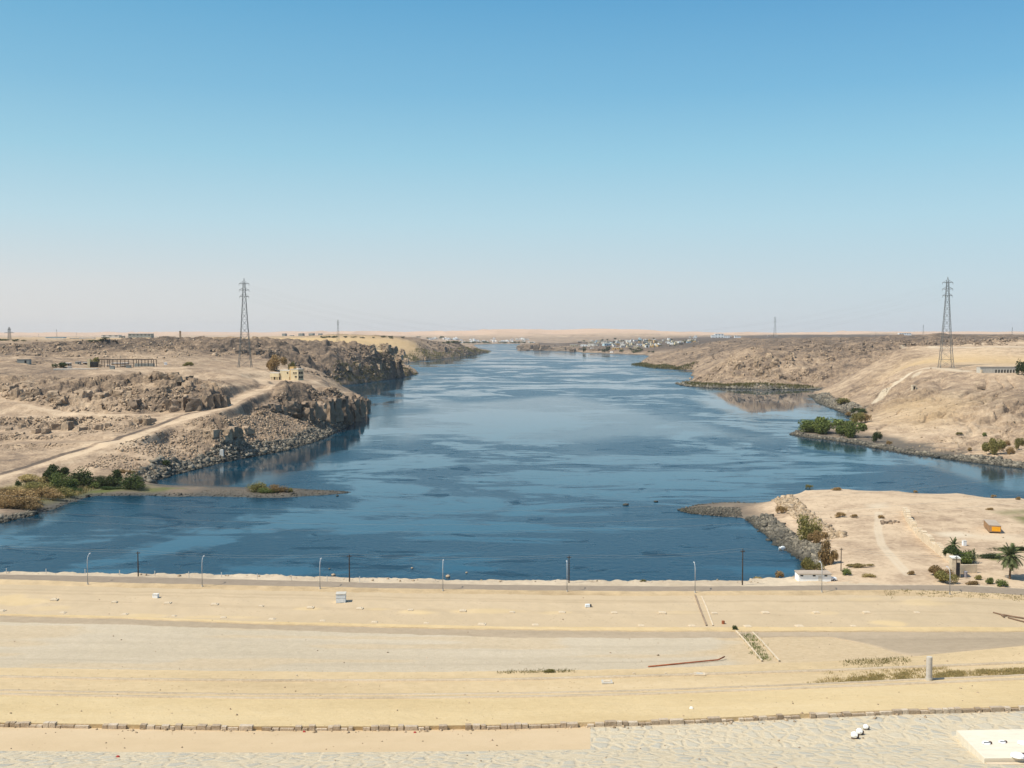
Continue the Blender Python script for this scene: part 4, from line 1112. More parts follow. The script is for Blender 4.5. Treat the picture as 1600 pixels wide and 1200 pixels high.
# spotlights on the masonry
def spotlight(px, py, wpx, rz, label, tilt=-35, parts=True):
    p = fg(px, py); k = mpp(p); r = wpx * k / 2 * .8
    root = empty('spotlight', p, rz); T(root, label, 'spotlight', 'white floodlights on the dam slope')
    ct, st = math.cos(R(tilt)), math.sin(R(tilt))
    ax = np.array([0, ct, -st]) if False else np.array([0, math.cos(R(tilt)), math.sin(R(tilt)) * -1])
    c = np.array([0, 0, r * 1.15])
    m = MB(); m.tube([c - ax * r * .9, c - ax * r * .3, c + ax * r * .35], [r * .55, r * .95, r], 16); hs = m.build('housing', M['white'], root, False)
    m = MB(); m.tube([c + ax * r * .36, c + ax * r * .42], [r * .94, r * .9], 16); m.build('lens', M['lens'], hs)
    m = MB(); m.box((r * 1.15, 0, r * .6), (r * .5, r * .8, r * 1.3)); m.build('bracket', M['brown'], root)
    m = MB(); m.box((0, 0, .02), (r * 1.5, r * 1.2, .16)); m.build('base', M['brown'], root)
    return root
spotlight(1335, 1154, 13, R(20), 'nearest white spotlight of the three on the bare stone paving', 30)
spotlight(1343, 1148, 12, R(20), 'middle white spotlight of the three on the bare stone paving', 30)
spotlight(1353, 1140, 10, R(20), 'farthest spotlight with a brown back, of the three on the stone paving', 30)
# concrete slab with lamps
sl = [(1493, 1147.5), (1497, 1151), (1538, 1193), (1540, 1194)]
A0, B0, C0, D0 = fg(1494, 1148), fg(1700, 1144), fg(1745, 1192), fg(1538, 1193)
root = empty('lamp_slab', tuple(A0)); T(root, 'cream concrete slab carrying white lamps at the lower right', 'slab')
m = MB(); top = [tuple(np.array(q) - A0 + (0, 0, .55)) for q in (A0, B0, C0, D0)]; bot = [tuple(np.array(q) - A0 - (0, 0, .6)) for q in (A0, B0, C0, D0)]
m.add(top + bot, [(3, 2, 1, 0), (0, 1, 5, 4), (1, 2, 6, 5), (2, 3, 7, 6), (3, 0, 4, 7)]); m.build('deck', M['slab'], root)
m = MB()
nose = [tuple(np.array(q) - A0) for q in (D0 + (0, -.35, .1), C0 + (0, -.35, .1))]
m.box(((nose[0][0] + nose[1][0]) / 2, (nose[0][1] + nose[1][1]) / 2, (nose[0][2] + nose[1][2]) / 2 - .2), (nose[1][0] - nose[0][0], .5, .5)); m.build('edge', M['stone'], root)
for x, y, w, lab in ((1541, 1163, 13, 'white floodlight with a dark slot at the left of the cream slab'), (1566, 1161, 11, 'cream floodlight next to the slotted one on the cream slab'), (1597, 1163, 14, 'white floodlight at the right edge of the cream slab'), (1590, 1184, 21, 'wide white floodlight nearest the front of the cream slab')):
    # stands on the deck plane
    n_ = np.cross(np.array(B0) - A0, np.array(D0) - A0); n_ /= n_[2]
    q0 = np.array(A0) + (0, 0, .55); d_ = np.array(ray(x, y)); o_ = np.array([0, 0, CAMZ]); t_ = ((q0 - o_) @ n_) / (d_ @ n_); p = o_ + d_ * t_
    k = mpp(p); r = w * k / 2
    root = empty('spotlight', tuple(p), R(10)); T(root, lab, 'spotlight', 'white floodlights on the dam slope')
    m = MB(); m.tube([(0, 0, .05), (0, 0, r * .25), (0, 0, r * .5)], [r * .7, r, r * .92], 18); hs = m.build('housing', M['lens'], root)
    m = MB(); m.tube([(0, 0, r * .5), (0, 0, r * .56)], r * .8, 18); m.build('lens', M['lens'], hs)
    m = MB(); m.box((r * 1.1, 0, r * .3), (r * .55, r * .6, r * .55)); m.build('bracket', M['brown'], root)
    if 'slot' in lab:
        m = MB(); m.box((-r * .1, -r * .35, r * .56), (r * 1.5, r * .35, .06)); m.build('slot', M['dark'], root)
# litter
for i, (x, y, mt, lab) in enumerate([(1315.5, 1118, 'orange', 'small orange scrap lying at the foot of the stone kerb'), (184, 1183, 'red', 'small red scrap on the stone paving at the lower left'), (475, 1144, 'red', 'small red scrap below the stone kerb left of centre'), (648, 1145, 'red', 'red scrap below the stone kerb next to the white plank'), (663, 1139.5, 'white', 'thin white plank lying against the stone kerb'),
                                       (1130, 975, 'rust', 'small dark rusty drum standing at the edge of the sand plain'), (1040, 1053, 'padmat', 'small pale block on the sand near the rusty pipe'), (990, 1053, 'padmat', 'pale block on the sand terrace left of the rusty pipe end'), (463, 1056, 'padmat', 'pale block with a dark shadow on the sand band left of centre'), (1080, 1107, 'white', 'small white scrap on the yellow sand slope')]):
    p = fg(x, y); m = MB()
    if mt == 'white' and 'plank' in lab: m.box((0, 0, .06), (1.1, .18, .12), rz=.02)
    elif mt == 'rust': m.tube([(0, 0, 0), (0, 0, .7)], .35, 10)
    else:
        s = random.uniform(.22, .32); m.box((0, 0, s * .35), (s * 1.4, s, s * .8), taper=.7); m.box((s * .5, .05, s * .2), (s * .8, s * .7, s * .5), rz=.6, taper=.8)
    o = m.build({'plank': 'plank'}.get('plank' if 'plank' in lab else '', 'drum' if 'drum' in lab else ('block' if 'block' in lab else 'scrap')), M[mt]); o.location = p
    T(o, lab, 'plank' if 'plank' in lab else 'drum' if 'drum' in lab else 'block' if 'block' in lab else 'scrap')
# marker posts on the bank
mk = None
for i, (x, y) in enumerate([(10, 896.5), (72, 897), (133, 897.5), (187, 899.5), (242, 900.5), (295, 902), (346, 903), (402, 905), (455, 907), (511, 908.5), (562, 909.5)]):
    p = fg(x, y)
    if mk is None:
        m = MB(); m.tube([(0, 0, -.3), (0, 0, 1.35)], .09, 6); m.tube([(0, 0, 1.35), (0, 0, 1.42)], .12, 6); mk = m.build('marker_post', M['offwhite']); o = mk
    else: o = mk.copy(); COL.objects.link(o)
    o.location = p; T(o, 'thin pale marker post on the edge of the river bank', 'post', 'marker posts along the river bank')

# ------------------------------------------------------------------ white trailer hut and the car beside it
a, b = fg(1249, 908.6), fg(1297, 908.2)
pc = (np.array(a) + b) / 2; Lx = b[0] - a[0] + .4; hh = hpx(a, 897.6)
root = empty('white_hut', tuple(pc), R(-1)); T(root, 'long white flat roofed hut by the shore road', 'hut')
Wd = 3.6
m = MB(); m.box((0, Wd / 2, hh / 2 - .1), (Lx, Wd, hh + .2)); m.build('wall', M['white'], root)
m = MB(); m.box((0, Wd / 2 - .1, hh + .12), (Lx + .35, Wd + .5, .22)); m.build('roof', M['rooftan'], root)
for x in (-Lx * .40, -Lx * .02, Lx * .34):
    m = MB(); m.box((x, -.03, hh - .35), (.7, .08, .34)); wf = m.build('window', M['dark'], root)
    m = MB(); m.box((x, -.05, hh - .56), (.9, .14, .07)); m.build('sill', M['white'], wf)
m = MB(); m.box((Lx * .16, -.02, hh * .42), (.85, .07, hh * .78)); m.build('door', M['offwhite'], root)
p = fg(1298.5, 907.6); root = empty('parked_car', (p[0] - .6, p[1] + .4, p[2]), 0); T(root, 'white car parked at the right end of the long white hut', 'car')
m = MB(); m.add([(-2, -.8, .35), (2, -.8, .35), (2, .8, .35), (-2, .8, .35), (-2, -.8, .9), (2, -.8, .78), (2, .8, .78), (-2, .8, .9)], [(0, 3, 2, 1), (4, 5, 6, 7), (0, 1, 5, 4), (1, 2, 6, 5), (2, 3, 7, 6), (3, 0, 4, 7)])
m.add([(-1.6, -.75, .88), (1.0, -.75, .85), (1.0, .75, .85), (-1.6, .75, .88), (-1.2, -.62, 1.45), (.35, -.62, 1.45), (.35, .62, 1.45), (-1.2, .62, 1.45)], [(0, 3, 2, 1), (4, 5, 6, 7), (0, 1, 5, 4), (1, 2, 6, 5), (2, 3, 7, 6), (3, 0, 4, 7)])
m.build('body', M['carwhite'], root)
m = MB(); m.add([(.52, -.66, .93), (.97, -.73, .93), (.42, -.63, 1.38), (.36, -.63, 1.38)], [(0, 1, 2, 3)]); m.box((-.4, -.70, 1.14), (1.3, .06, .38)); m.build('side_window', M['glass'], root)
m = MB(); m.add([(1.02, -.66, .93), (1.02, .66, .93), (.42, .58, 1.40), (.42, -.58, 1.40)], [(0, 1, 2, 3)]); m.build('windscreen', M['glass'], root)
for x in (-1.25, 1.3):
    for y in (-.78, .78):
        m = MB(); m.tube([(x, y - .1, .32), (x, y + .1, .32)], .32, 14); wh = m.build('wheel', M['tyre'], root)
        m = MB(); m.tube([(x, y - .13, .32), (x, y + .13, .32)], .17, 10); m.build('rim', M['lampgrey'], wh)
for y in (-.55, .55):
    m = MB(); m.box((2.0, y, .62), (.06, .3, .14)); m.build('headlight', M['lampglass'], root)

# orange trailer
pa = ground(1545.5, 833); pb = ground(1561, 832.4)
w_ = math.hypot(pb[0] - pa[0], pb[1] - pa[1]); h = hpx(pa, 822) ; root = empty('box_trailer', tuple(pa), R(-16))
T(root, 'brown box trailer with an orange end panel on the pale sand flat', 'trailer')
Lt = 10.5; m = MB(); m.box((w_ / 2, Lt / 2, h / 2 + .3), (w_, Lt, h - .2)); m.build('body', M['trailer'], root)
m = MB(); m.box((w_ / 2, Lt / 2, h + .24), (w_ + .1, Lt + .1, .1)); m.build('roof', M['rooftan'], root)
m = MB(); m.box((w_ * .58, -.05, h * .62), (w_ * .72, .08, h * .62)); m.build('end_panel', M['orange'], root)
m = MB(); m.box((w_ / 2, Lt / 2, .12), (w_ * .9, Lt * .96, .3)); m.build('chassis', M['dark'], root)
for i in range(7):
    m = MB(); m.box((-.04, .6 + i * (Lt - 1.2) / 6, h / 2 + .3), (.1, .14, h - .3)); m.build('rib', M['trailer'], root)

# ------------------------------------------------------------------ ruined wall, gatehouse, yard
def wall_run(name, pts, hgt, th, label, mat, ragged=.6):
    P = np.array([ground(*p) for p in pts]); m = MB()
    seg = []
    for a, b in zip(P[:-1], P[1:]):
        n_ = max(2, int(np.linalg.norm(b - a) / 1.2))
        for k in range(n_): seg.append(a + (b - a) * k / n_)
    seg.append(P[-1]); seg = np.array(seg); b0 = 0
    hs = hgt * (1 - ragged * np.clip(vnoise(np.arange(len(seg)) / 2.2, np.zeros(len(seg)), 101) * 1.5 - .35, 0, 1))
    for i in range(len(seg) - 1):
        a, b = seg[i], seg[i + 1]; d = (b - a)[:2]; d = d / np.linalg.norm(d); nn_ = np.array([-d[1], d[0]]) * th / 2
        v = []
        for p, h_ in ((a, hs[i]), (b, hs[i])):
            v += [(p[0] - nn_[0], p[1] - nn_[1], p[2] - .5), (p[0] + nn_[0], p[1] + nn_[1], p[2] - .5), (p[0] + nn_[0] * .8, p[1] + nn_[1] * .8, p[2] + h_), (p[0] - nn_[0] * .8, p[1] - nn_[1] * .8, p[2] + h_)]
        m.add(v, [(0, 1, 2, 3), (7, 6, 5, 4), (0, 3, 7, 4), (1, 5, 6, 2), (3, 2, 6, 7)])
    return T(m.build(name, mat), label, 'wall')
wall_run('ruined_wall', [(1413.5, 799), (1420, 815), (1430, 830), (1445, 846), (1462, 860), (1478, 872), (1488, 880)], 2.9, 1.7, 'long broken sandstone wall crossing the pale sand flat', M['stone'], .75)
wall_run('yard_wall', [(1500, 896), (1526, 895)], 2.3, .5, 'straight plastered wall right of the ruined gatehouse', M['stone'], .0)
pg = ground(1494, 903); h = hpx(pg, 873); root = empty('gatehouse', tuple(pg), R(-8)); T(root, 'ruined pale stone gatehouse at the end of the broken wall', 'building')
m = MB(); w_ = 13 * mpp(pg); m.box((0, 1.4, h / 2 - .3), (w_, 2.6, h + .6), taper=.95); m.build('wall', M['stone'], root)
m = MB(); m.box((0, 1.4, h + .08), (w_ * 1.06, 2.8, .22)); m.build('roof', M['paleroof'], root)
m = MB(); m.box((.5, .08, h * .42), (.7, .12, h * .75)); m.build('doorway', M['dark'], root)
p = ground(1508.5, 902); root = empty('metal_bin', tuple(p), .3); T(root, 'small grey metal bin in front of the yard wall', 'bin')
m = MB(); m.tube([(0, 0, 0), (0, 0, 1.5)], [.42, .48], 10); m.build('body', M['bin'], root)
m = MB(); m.tube([(0, 0, 1.5), (0, 0, 1.62)], [.52, .40], 10); m.build('lid', M['bin'], root)
p = ground(1506.5, 852.5); root = empty('water_tank', tuple(p), .1); T(root, 'small white water tank behind the palm on the sand flat', 'tank')
m = MB(); m.box((0, 0, .75), (1.0, .9, 1.5)); m.build('body', M['white'], root); m = MB(); m.box((0, 0, 1.55), (1.1, 1, .1)); m.build('lid', M['offwhite'], root)
p = ground(1387, 817.5); m = MB()
for k in range(26): m.box((random.gauss(0, 1.6), random.gauss(0, .9), random.uniform(.0, .5)), [random.uniform(.4, 1.2) for _ in range(3)], rz=random.uniform(0, 3), taper=random.uniform(.6, .9))
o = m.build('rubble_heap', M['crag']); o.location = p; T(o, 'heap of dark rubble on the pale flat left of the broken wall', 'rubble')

# ------------------------------------------------------------------ yellow villa on the left bank
p = SITE['villa']; root = empty('villa', (p[0], p[1], p[2]), R(-27)); T(root, 'yellow two storey house on the left bank above the cliff', 'house')
k = mpp(p)
def block(c, d, name, mat, par=root, rz=0): m = MB(); m.box(c, d, rz=rz); return m.build(name, mat, par)
u = k
X0 = 5 * u
W1, D1, H1 = 15 * u, 13 * u, 17 * u
block((X0 + W1 / 2, D1 / 2, H1 / 2 - .5), (W1, D1, H1 + 1), 'wall', M['cream'])
block((X0 + W1 / 2, D1 / 2, H1 + .2), (W1 + .5, D1 + .5, .4), 'roof', M['paleroof'])
block((X0 + 1.5 * u, D1 * .35, H1 * .62), (8 * u, 7 * u, H1 * 1.24), 'stair_tower', M['ochre'])
WX = -17 * u; block((WX / 2 + X0 / 2 - 1, D1 * .62, H1 * .43), (20 * u, D1 * .8, H1 * .9), 'wing', M['cream'])
block((WX / 2 + X0 / 2 - 1, D1 * .62, H1 * .89), (20.6 * u, D1 * .86, .4), 'roof', M['paleroof'])
an = block((-27 * u, D1 * .3, H1 * .44), (18 * u, 8 * u, 6 * u), 'annexe', M['cream'])
block((-27 * u, D1 * .3, H1 * .44 + 3.2 * u), (18.5 * u, 8.5 * u, .3), 'roof', M['paleroof'], an)
for x in (-34, -30, -24, -20): block((x * u, D1 * .08, H1 * .13), (.9, .9, H1 * .4), 'pillar', M['cream'])
block((-22 * u, D1 * .5, H1 * .14), (22 * u, 4 * u, H1 * .3), 'undercroft_shade', M['dark'])  # near-black block standing in for the shade beneath the annexe
for x, z in ((.45, .68), (.72, .68), (.70, .33)):
    w = block((X0 + W1 * x, -.04, H1 * z), (1.3 if z > .5 else 1.9, .14, 1.2), 'window', M['dark']); block((X0 + W1 * x, -.12, H1 * z - .72), (1.7, .3, .12), 'sill', M['cream'], w)
for y in (.3, .7):
    for z in (.28, .68): block((X0 + W1 + .04, D1 * y, H1 * z), (.14, 2.0, 1.8), 'window', M['dark'])
block((-3 * u, D1 * .2, H1 * .66), (1.2, .2, 1.2), 'window', M['dark'])
block((2 * u, -.05 + D1 * .18, H1 * .17), (1.2, .3, 2.4), 'door', M['dark'])
p2 = ground(424, 595.5)
# ------------------------------------------------------------------ long building with arches on the right
p = SITE['arcade']; k = mpp(p); root = empty('arcade_building', (p[0], p[1] + 4, p[2]), R(3)); T(root, 'long low building with a row of arched openings on the right terrace', 'building')
h = hpx((p[0], p[1] + 4, p[2]), 573.5); Lb = 62 * k
ys = 0
m = MB(); n_ar = 7; aw = Lb * .54 / n_ar; x0 = -Lb * .12
block((-Lb * .31, 3, h / 2 - .4), (Lb * .38, 6, h + .8), 'wall', M['concrete'], root)
block((Lb * .46, 3, h / 2 - .4), (Lb * .08, 6, h + .8), 'wall', M['concrete'], root)
m = MB()
for i in range(n_ar + 1): m.box((x0 + i * aw, .4, h / 2 - .4), (aw * .38, .8, h + .8))
for i in range(n_ar):
    # arch head: stepped wedges over each opening
    xc = x0 + (i + .5) * aw; r = aw * .31
    for s_ in range(8):
        a0, a1 = math.pi * s_ / 8, math.pi * (s_ + 1) / 8
        v = [(xc + r * math.cos(a0), 0, h * .42 + r * math.sin(a0)), (xc + r * math.cos(a1), 0, h * .42 + r * math.sin(a1)), (xc + r * math.cos(a1), 0, h), (xc + r * math.cos(a0), 0, h)]
        v2 = [(q[0], .8, q[2]) for q in v]
        m.add(v + v2, [(0, 1, 2, 3), (7, 6, 5, 4), (0, 4, 5, 1)])
m.build('arcade', M['concrete'], root)
block((x0 + aw * n_ar / 2, 3.6, h / 2 - .4), (aw * n_ar, 3, h + .8), 'back_wall', M['dark'], root)  # near-black wall colour paints the shade behind the arches
block((0, 3, h + .15), (Lb * 1.01, 6.6, .35), 'roof', M['rooftan'], root)
block((-Lb * .48, -.9, h * .25), (1.2, 1.8, h * .6), 'porch', M['stone'], root)
# tunnel portal
p = ground(1428.5, 609); root = empty('tunnel_portal', tuple(p), R(4)); k = mpp(p); T(root, 'small square portal of pale stone with a dark mouth in the right slope', 'portal')
h = 5.2 * k * 1.1
block((-2.2 * k, 1, h / 2 - .5), (1.4 * k, 3, h + 1), 'pier', M['padmat'], root); block((2.2 * k, 1, h / 2 - .5), (1.4 * k, 3, h + 1), 'pier', M['padmat'], root)
block((0, 1, h + .3), (6.2 * k, 3, 1.0), 'lintel', M['padmat'], root); block((0, 1.6, h / 2 - .5), (3 * k, 1.5, h + 1), 'opening', M['dark'], root)
# retaining ledge
pa, pb = ground(1523, 605.5), ground(1543, 605.5); m = MB(); m.box(((pa[0] + pb[0]) / 2, (pa[1] + pb[1]) / 2, min(pa[2], pb[2]) + .2), (pb[0] - pa[0], 1.6, 1.8))
T(m.build('retaining_wall', M['mud']), 'short dark retaining wall on the slope below the arched building', 'wall')
pa, pb = ground(1508, 586.5), ground(1530, 586); m = MB(); m.box(((pa[0] + pb[0]) / 2, (pa[1] + pb[1]) / 2, min(pa[2], pb[2]) + .3), (pb[0] - pa[0], 1.2, 1.2))
T(m.build('retaining_wall', M['stone']), 'low pale retaining wall left of the arched building', 'wall')
# ------------------------------------------------------------------ roofless frame shed and huts on the left
p = SITE['frame']; k = mpp(p); root = empty('frame_shed', tuple(p), R(2)); T(root, 'roofless shed of thin posts and a beam beside a yellow pillar on the left hill', 'shed')
PX = lambda x: (x - 170) * k
hb = 12.5 * k
m = MB(); m.box((PX(139.5), 0, 6.5 * k - .5), (4 * k, 3 * k, 13 * k + 1)); m.build('pillar', M['cream'], root)
m = MB(); m.box((PX(147), 1.5, 4.2 * k - .5), (10 * k, 4, 8.4 * k + 1)); m.build('low_wall', M['dark'], root)
m = MB(); m.tube([(PX(150), 0, hb), (PX(239), 0, hb)], .34, 4); m.build('beam', M['wood'], root)
m = MB(); m.tube([(PX(150), 8, hb - .4), (PX(239), 8, hb - .4)], .3, 4); m.build('beam', M['wood'], root)
for x in (154, 163, 171, 183, 195, 208, 216, 221, 226, 231, 239):
    for y in (0, 8):
        m = MB(); m.tube([(PX(x), y, -1), (PX(x), y, hb - (.4 if y else 0))], .3, 4); m.build('post', M['wood'], root)
m = MB(); m.box((PX(223.5), 3, 3 * k - .5), (31 * k, 1.2, 6 * k + 1)); m.build('low_wall', M['greywall'], root)
m = MB(); m.box((PX(158), -3, .6), (3, .8, 4.5), rz=.2, taper=.5); m.build('buttress', M['mud'], root)

def hut(px, py, w, h, label, wall, roof, depth=None, rz=None, door=True, at=None, windows=0, cat='hut', grp=None):
    p = ground(px, py) if at is None else at
    k = mpp(p); W_, H_ = w * k, h * k; D_ = depth or W_ * .7
    root = empty(cat.replace(' ', '_'), (p[0], p[1], p[2]), R(random.uniform(-10, 10)) if rz is None else rz); T(root, label, cat, grp)
    m = MB(); m.box((0, D_ / 2, H_ / 2 - .6), (W_, D_, H_ + 1.2)); m.build('wall', M[wall], root)
    m = MB(); m.box((0, D_ / 2, H_ + .12), (W_ + .5, D_ + .5, .26)); m.build('roof', M[roof], root)
    if door:
        m = MB(); m.box((W_ * .2, -.02, H_ * .36), (max(.9, W_ * .16), .14, H_ * .72)); m.build('door', M['dark'], root)
    for i in range(windows):
        m = MB(); m.box((-W_ * .4 + W_ * .8 * (i + .5) / windows, -.02, H_ * .62), (W_ * .3 / windows, .12, H_ * .25)); m.build('window', M['dark'], root)
    return root
g = 'small huts around the frame shed on the left hill'
hut(36, 567.5, 18, 6, 'low grey stone hut with a wide pale roof at the far left of the hill', 'greywall', 'rooftan', 6, grp=g)
hut(105.5, 571.5, 8, 4, 'white roofed hut left of the yellow pillar', 'mud', 'white', grp=g)
hut(121, 569, 7, 3.4, 'small dark grey hut between the white roofed hut and the yellow pillar', 'greywall', 'roofgrey', grp=g)
hut(133, 569.5, 6, 3, 'low hut touching the left side of the yellow pillar', 'mud', 'white', grp=g)
hut(108, 575, 5, 2.4, 'tiny cream shed at the edge of the flat grey slab', 'offwhite', 'paleroof', door=False, grp=g)
hut(174.5, 577, 6.5, 5, 'dark square hut standing under the middle of the long beam', 'greywall', 'roofgrey', door=False, grp=g)
hut(169, 573, 5, 2.5, 'tiny white roofed hut beside the dark square hut', 'mud', 'white', door=False, grp=g)
hut(178, 570, 8, 2.4, 'left one of the white roofed sheds under the long beam', 'mud', 'white', door=False, grp=g)
hut(187, 570, 7, 2.4, 'middle one of the white roofed sheds under the long beam', 'mud', 'white', door=False, grp=g)
hut(196, 569.8, 8, 2.4, 'right one of the white roofed sheds under the long beam', 'mud', 'white', door=False, grp=g)
hut(200.5, 575, 7, 4.5, 'dark hut with a tan roof in front of the right part of the beam', 'greywall', 'rooftan', door=False, grp=g)
hut(193, 573.5, 7, 2.5, 'low pale roofed hut left of the dark hut with tan roof', 'mud', 'paleroof', door=False, grp=g)
hut(258.5, 570, 4, 3.4, 'tiny white hut alone right of the frame shed', 'white', 'white', door=False, grp=g)
p0, p1 = ground(88, 578), ground(150, 577); m = MB(); m.box(((p0[0] + p1[0]) / 2, (p0[1] + p1[1]) / 2, (p0[2] + p1[2]) / 2 + .3), (p1[0] - p0[0], 5, 1.0), rz=.03)
T(m.build('grey_slab', M['concrete']), 'long flat grey slab lying below the white roofed huts', 'slab')

# far sheds on the skyline behind the left hill
def far_build(x0, x1, yt, yb, D, label, wall, roof, cat, name=None, windows=0, grp=None, shadow=.6, rz=0):
    xa, za = at_d(x0, yt, D); xb, zb = at_d(x1, yt, D); _, z0 = at_d(x0, yb, D)
    X = (float(xa) + float(xb)) / 2; zt = float(za)
    g0 = float(height(np.array(X), np.array(float(D))))
    base_ = min(g0, float(z0)); W_ = float(xb - xa); H_ = zt - base_
    root = empty(name or cat.replace(' ', '_'), (X, D, base_), rz); T(root, label, cat, grp)
    D_ = W_ * shadow
    m = MB(); m.box((0, D_ / 2, H_ / 2 - 1), (W_, D_, H_ + 2)); m.build('wall', M[wall], root)
    m = MB(); m.box((0, D_ / 2, H_ + .2), (W_ + .8, D_ + .8, .5)); m.build('roof', M[roof], root)
    nrow = 2 if H_ > 9 else 1
    for r in range(nrow):
        for i in range(windows):
            m = MB(); m.box((-W_ / 2 + W_ * (i + .5) / windows, -.03, H_ * (r + .55) / nrow), (W_ * .45 / windows, .2, H_ * .3 / nrow)); m.build('window', M['dark'], root)
    return root
g = 'far sheds on the plain behind the left hill'
far_build(60, 98, 530, 534, 1750, 'long low white shed on the left skyline', 'white', 'paleroof', 'shed', windows=5, grp=g, shadow=.3)
far_build(71, 99, 527, 531, 2000, 'blue grey shed above the long low white shed on the skyline', 'bluewall', 'roofblue', 'shed', windows=4, grp=g, shadow=.4)
far_build(109, 123, 528.5, 533, 1800, 'short pale blue shed left of the double white shed', 'roofblue', 'roofgrey', 'shed', windows=2, grp=g, shadow=.4)
far_build(124, 146, 528, 533, 1800, 'white shed with a grey roof in the middle of the left skyline', 'white', 'roofgrey', 'shed', windows=4, grp=g, shadow=.4)
far_build(-4, 5, 531.5, 534.5, 1700, 'white shed cut by the left edge of the picture', 'white', 'paleroof', 'shed', windows=2, grp=g)
far_build(158, 186, 523.5, 530, 2400, 'pale far hall left of the long grey hall on the skyline', 'offwhite', 'paleroof', 'hall', windows=3, grp=g, shadow=.4)
far_build(187, 194, 525, 530, 2400, 'narrow grey block between the two far halls', 'greywall', 'roofgrey', 'hall', windows=1, grp=g)
far_build(200, 236, 521.5, 530, 2200, 'long grey green hall with a flat roof on the left skyline', 'greywall', 'roofgrey', 'hall', windows=6, grp=g, shadow=.35)
far_build(280, 282.3, 517.5, 530, 1800, 'thin grey brick tower on the skyline right of the long grey hall', 'mud', 'rooftan', 'tower', 'brick_tower', shadow=1.0)
for x0, x1, yt, lab in ((440, 446, 521.2, 'leftmost grey block of flats in the row of five on the dunes'), (452, 457.5, 524, 'lowest grey block of flats in the row of five on the dunes'), (465.5, 473, 521, 'middle grey block of flats in the row of five on the dunes'), (481.5, 489, 521, 'fourth grey block of flats from the left in the row of five on the dunes'), (496.5, 502, 521.2, 'rightmost grey block of flats in the row of five on the dunes')):
    far_build(x0, x1, yt, 529, 3600, lab, 'greywall', 'roofgrey', 'block of flats', 'apartment_block', windows=3, grp='grey blocks of flats on the dunes', shadow=.8, rz=R(-25))

# ------------------------------------------------------------------ far villages
def house_mesh(kind):
    m = MB()
    m.box((0, 0, 1.6), (9, 7, 4.4), 0); m.box((0, 0, 3.95), (9.4, 7.4, .35), 1)
    if kind == 1: m.box((-2.2, .5, 5.4), (4.4, 5.4, 3.0), 0); m.box((-2.2, .5, 7.0), (4.8, 5.8, .3), 1)
    if kind == 2: m.box((6.0, .6, .9), (4, 5, 3.4), 0); m.box((6.0, .6, 2.7), (4.3, 5.3, .25), 1)
    if kind == 3: m.box((2.8, -.3, 5.0), (2.6, 3, 2.2), 0); m.box((2.8, -.3, 6.2), (2.9, 3.3, .25), 1)
    for x in (-2.9, 0, 2.9): m.box((x, -3.52, 1.7 if x else 1.1), (1.0 if x else 1.2, .12, 1.1 if x else 2.2), 2)
    for y in (-1.5, 1.5): m.box((4.52, y, 1.8), (.12, 1, 1.1), 2)
    return m
HM = {}
def far_house(px, py, wpx, wall, label, grp, kind=None):
    kind = random.randrange(4) if kind is None else kind
    if (kind, wall) not in HM: HM[(kind, wall)] = house_mesh(kind).mesh('house', [M[wall], M['paleroof'] if wall != 'white' else M['white'], M['dark']])
    p = ground(px, py); o = link_mesh('house', HM[(kind, wall)]); o.location = (p[0], p[1], p[2]); s = wpx * mpp(p) / 9.5
    o.scale = (s, s, s * random.uniform(.75, 1.0) * min(1.0, 9 / (s * 9.5) + .45)); o.rotation_euler.z = R(random.uniform(-30, 30))
    T(o, label, 'house', grp)
g1 = 'white houses of the far village at the river bend'
random.seed(11)
for i in range(64):
    x = random.uniform(668, 832); t_ = (x - 668) / 164
    far_house(x, random.uniform(530.2, 536.0) if x > 715 else random.uniform(529, 531.5), random.uniform(3.0, 6.0), 'white' if random.random() < .8 else 'offwhite', 'small white house of the far village at the river bend', g1)
g2 = 'houses of the village on the far right bank'
cols = ['white', 'offwhite', 'cream', 'ochre', 'mud', 'bluewall']
labs = {'white': 'white house of the village on the far right bank', 'offwhite': 'off white house of the village on the far right bank', 'cream': 'cream house of the village on the far right bank', 'ochre': 'ochre house of the village on the far right bank', 'mud': 'brown mud brick house of the village on the far right bank', 'bluewall': 'pale blue house of the village on the far right bank'}
for i in range(105):
    x = random.triangular(900, 1100, 1010); y0 = 531 + abs(x - 1010) * .02; y = random.uniform(y0, 545 - abs(x - 1000) * .09)
    c = random.choices(cols, [.22, .27, .22, .09, .16, .04])[0]
    far_house(x, y, random.uniform(4.0, 8.0) * (.75 + .3 * (y - 529) / 12), c, labs[c], g2)
for x, y, w, c, lab in [(896, 541.5, 11, 'cream', 'long cream house alone on the far peninsula'), (912, 541, 9, 'white', 'white house right of the long cream one on the far peninsula'), (925, 541, 12, 'offwhite', 'wide pale house in the middle of the far peninsula'), (925, 545.5, 5, 'white', 'small white house just above the water on the far peninsula'),
                       (948, 540, 12, 'bluewall', 'wide pale blue house on the far peninsula'), (963, 546, 12, 'ochre', 'wide ochre house above the water beside dark trees'), (956, 551, 5, 'white', 'small white house at the water edge beside dark trees'), (1001, 541, 11, 'white', 'large white house in the middle of the right bank village')]:
    far_house(x, y, w, c, lab, g2, 2 if w > 8 else 0)
g3 = 'white buildings on the far right skyline'
for x0, x1, yt, lab in ((1112, 1117, 523.5, 'narrow white building left of the big white block on the far right skyline'), (1117, 1131, 521.5, 'big white block on the far right skyline'), (1131, 1140, 524.5, 'low white building right of the big white block on the far right skyline'), (1148, 1158, 525.5, 'low pale building left of the far pylon')):
    far_build(x0, x1, yt, 529, 5200, lab, 'white', 'white', 'building', 'white_building', windows=3, grp=g3, shadow=.5)
far_build(1405, 1424, 520.5, 524.5, 5000, 'long white hall on the skyline left of the tall right pylon', 'white', 'white', 'hall', windows=5, shadow=.3)
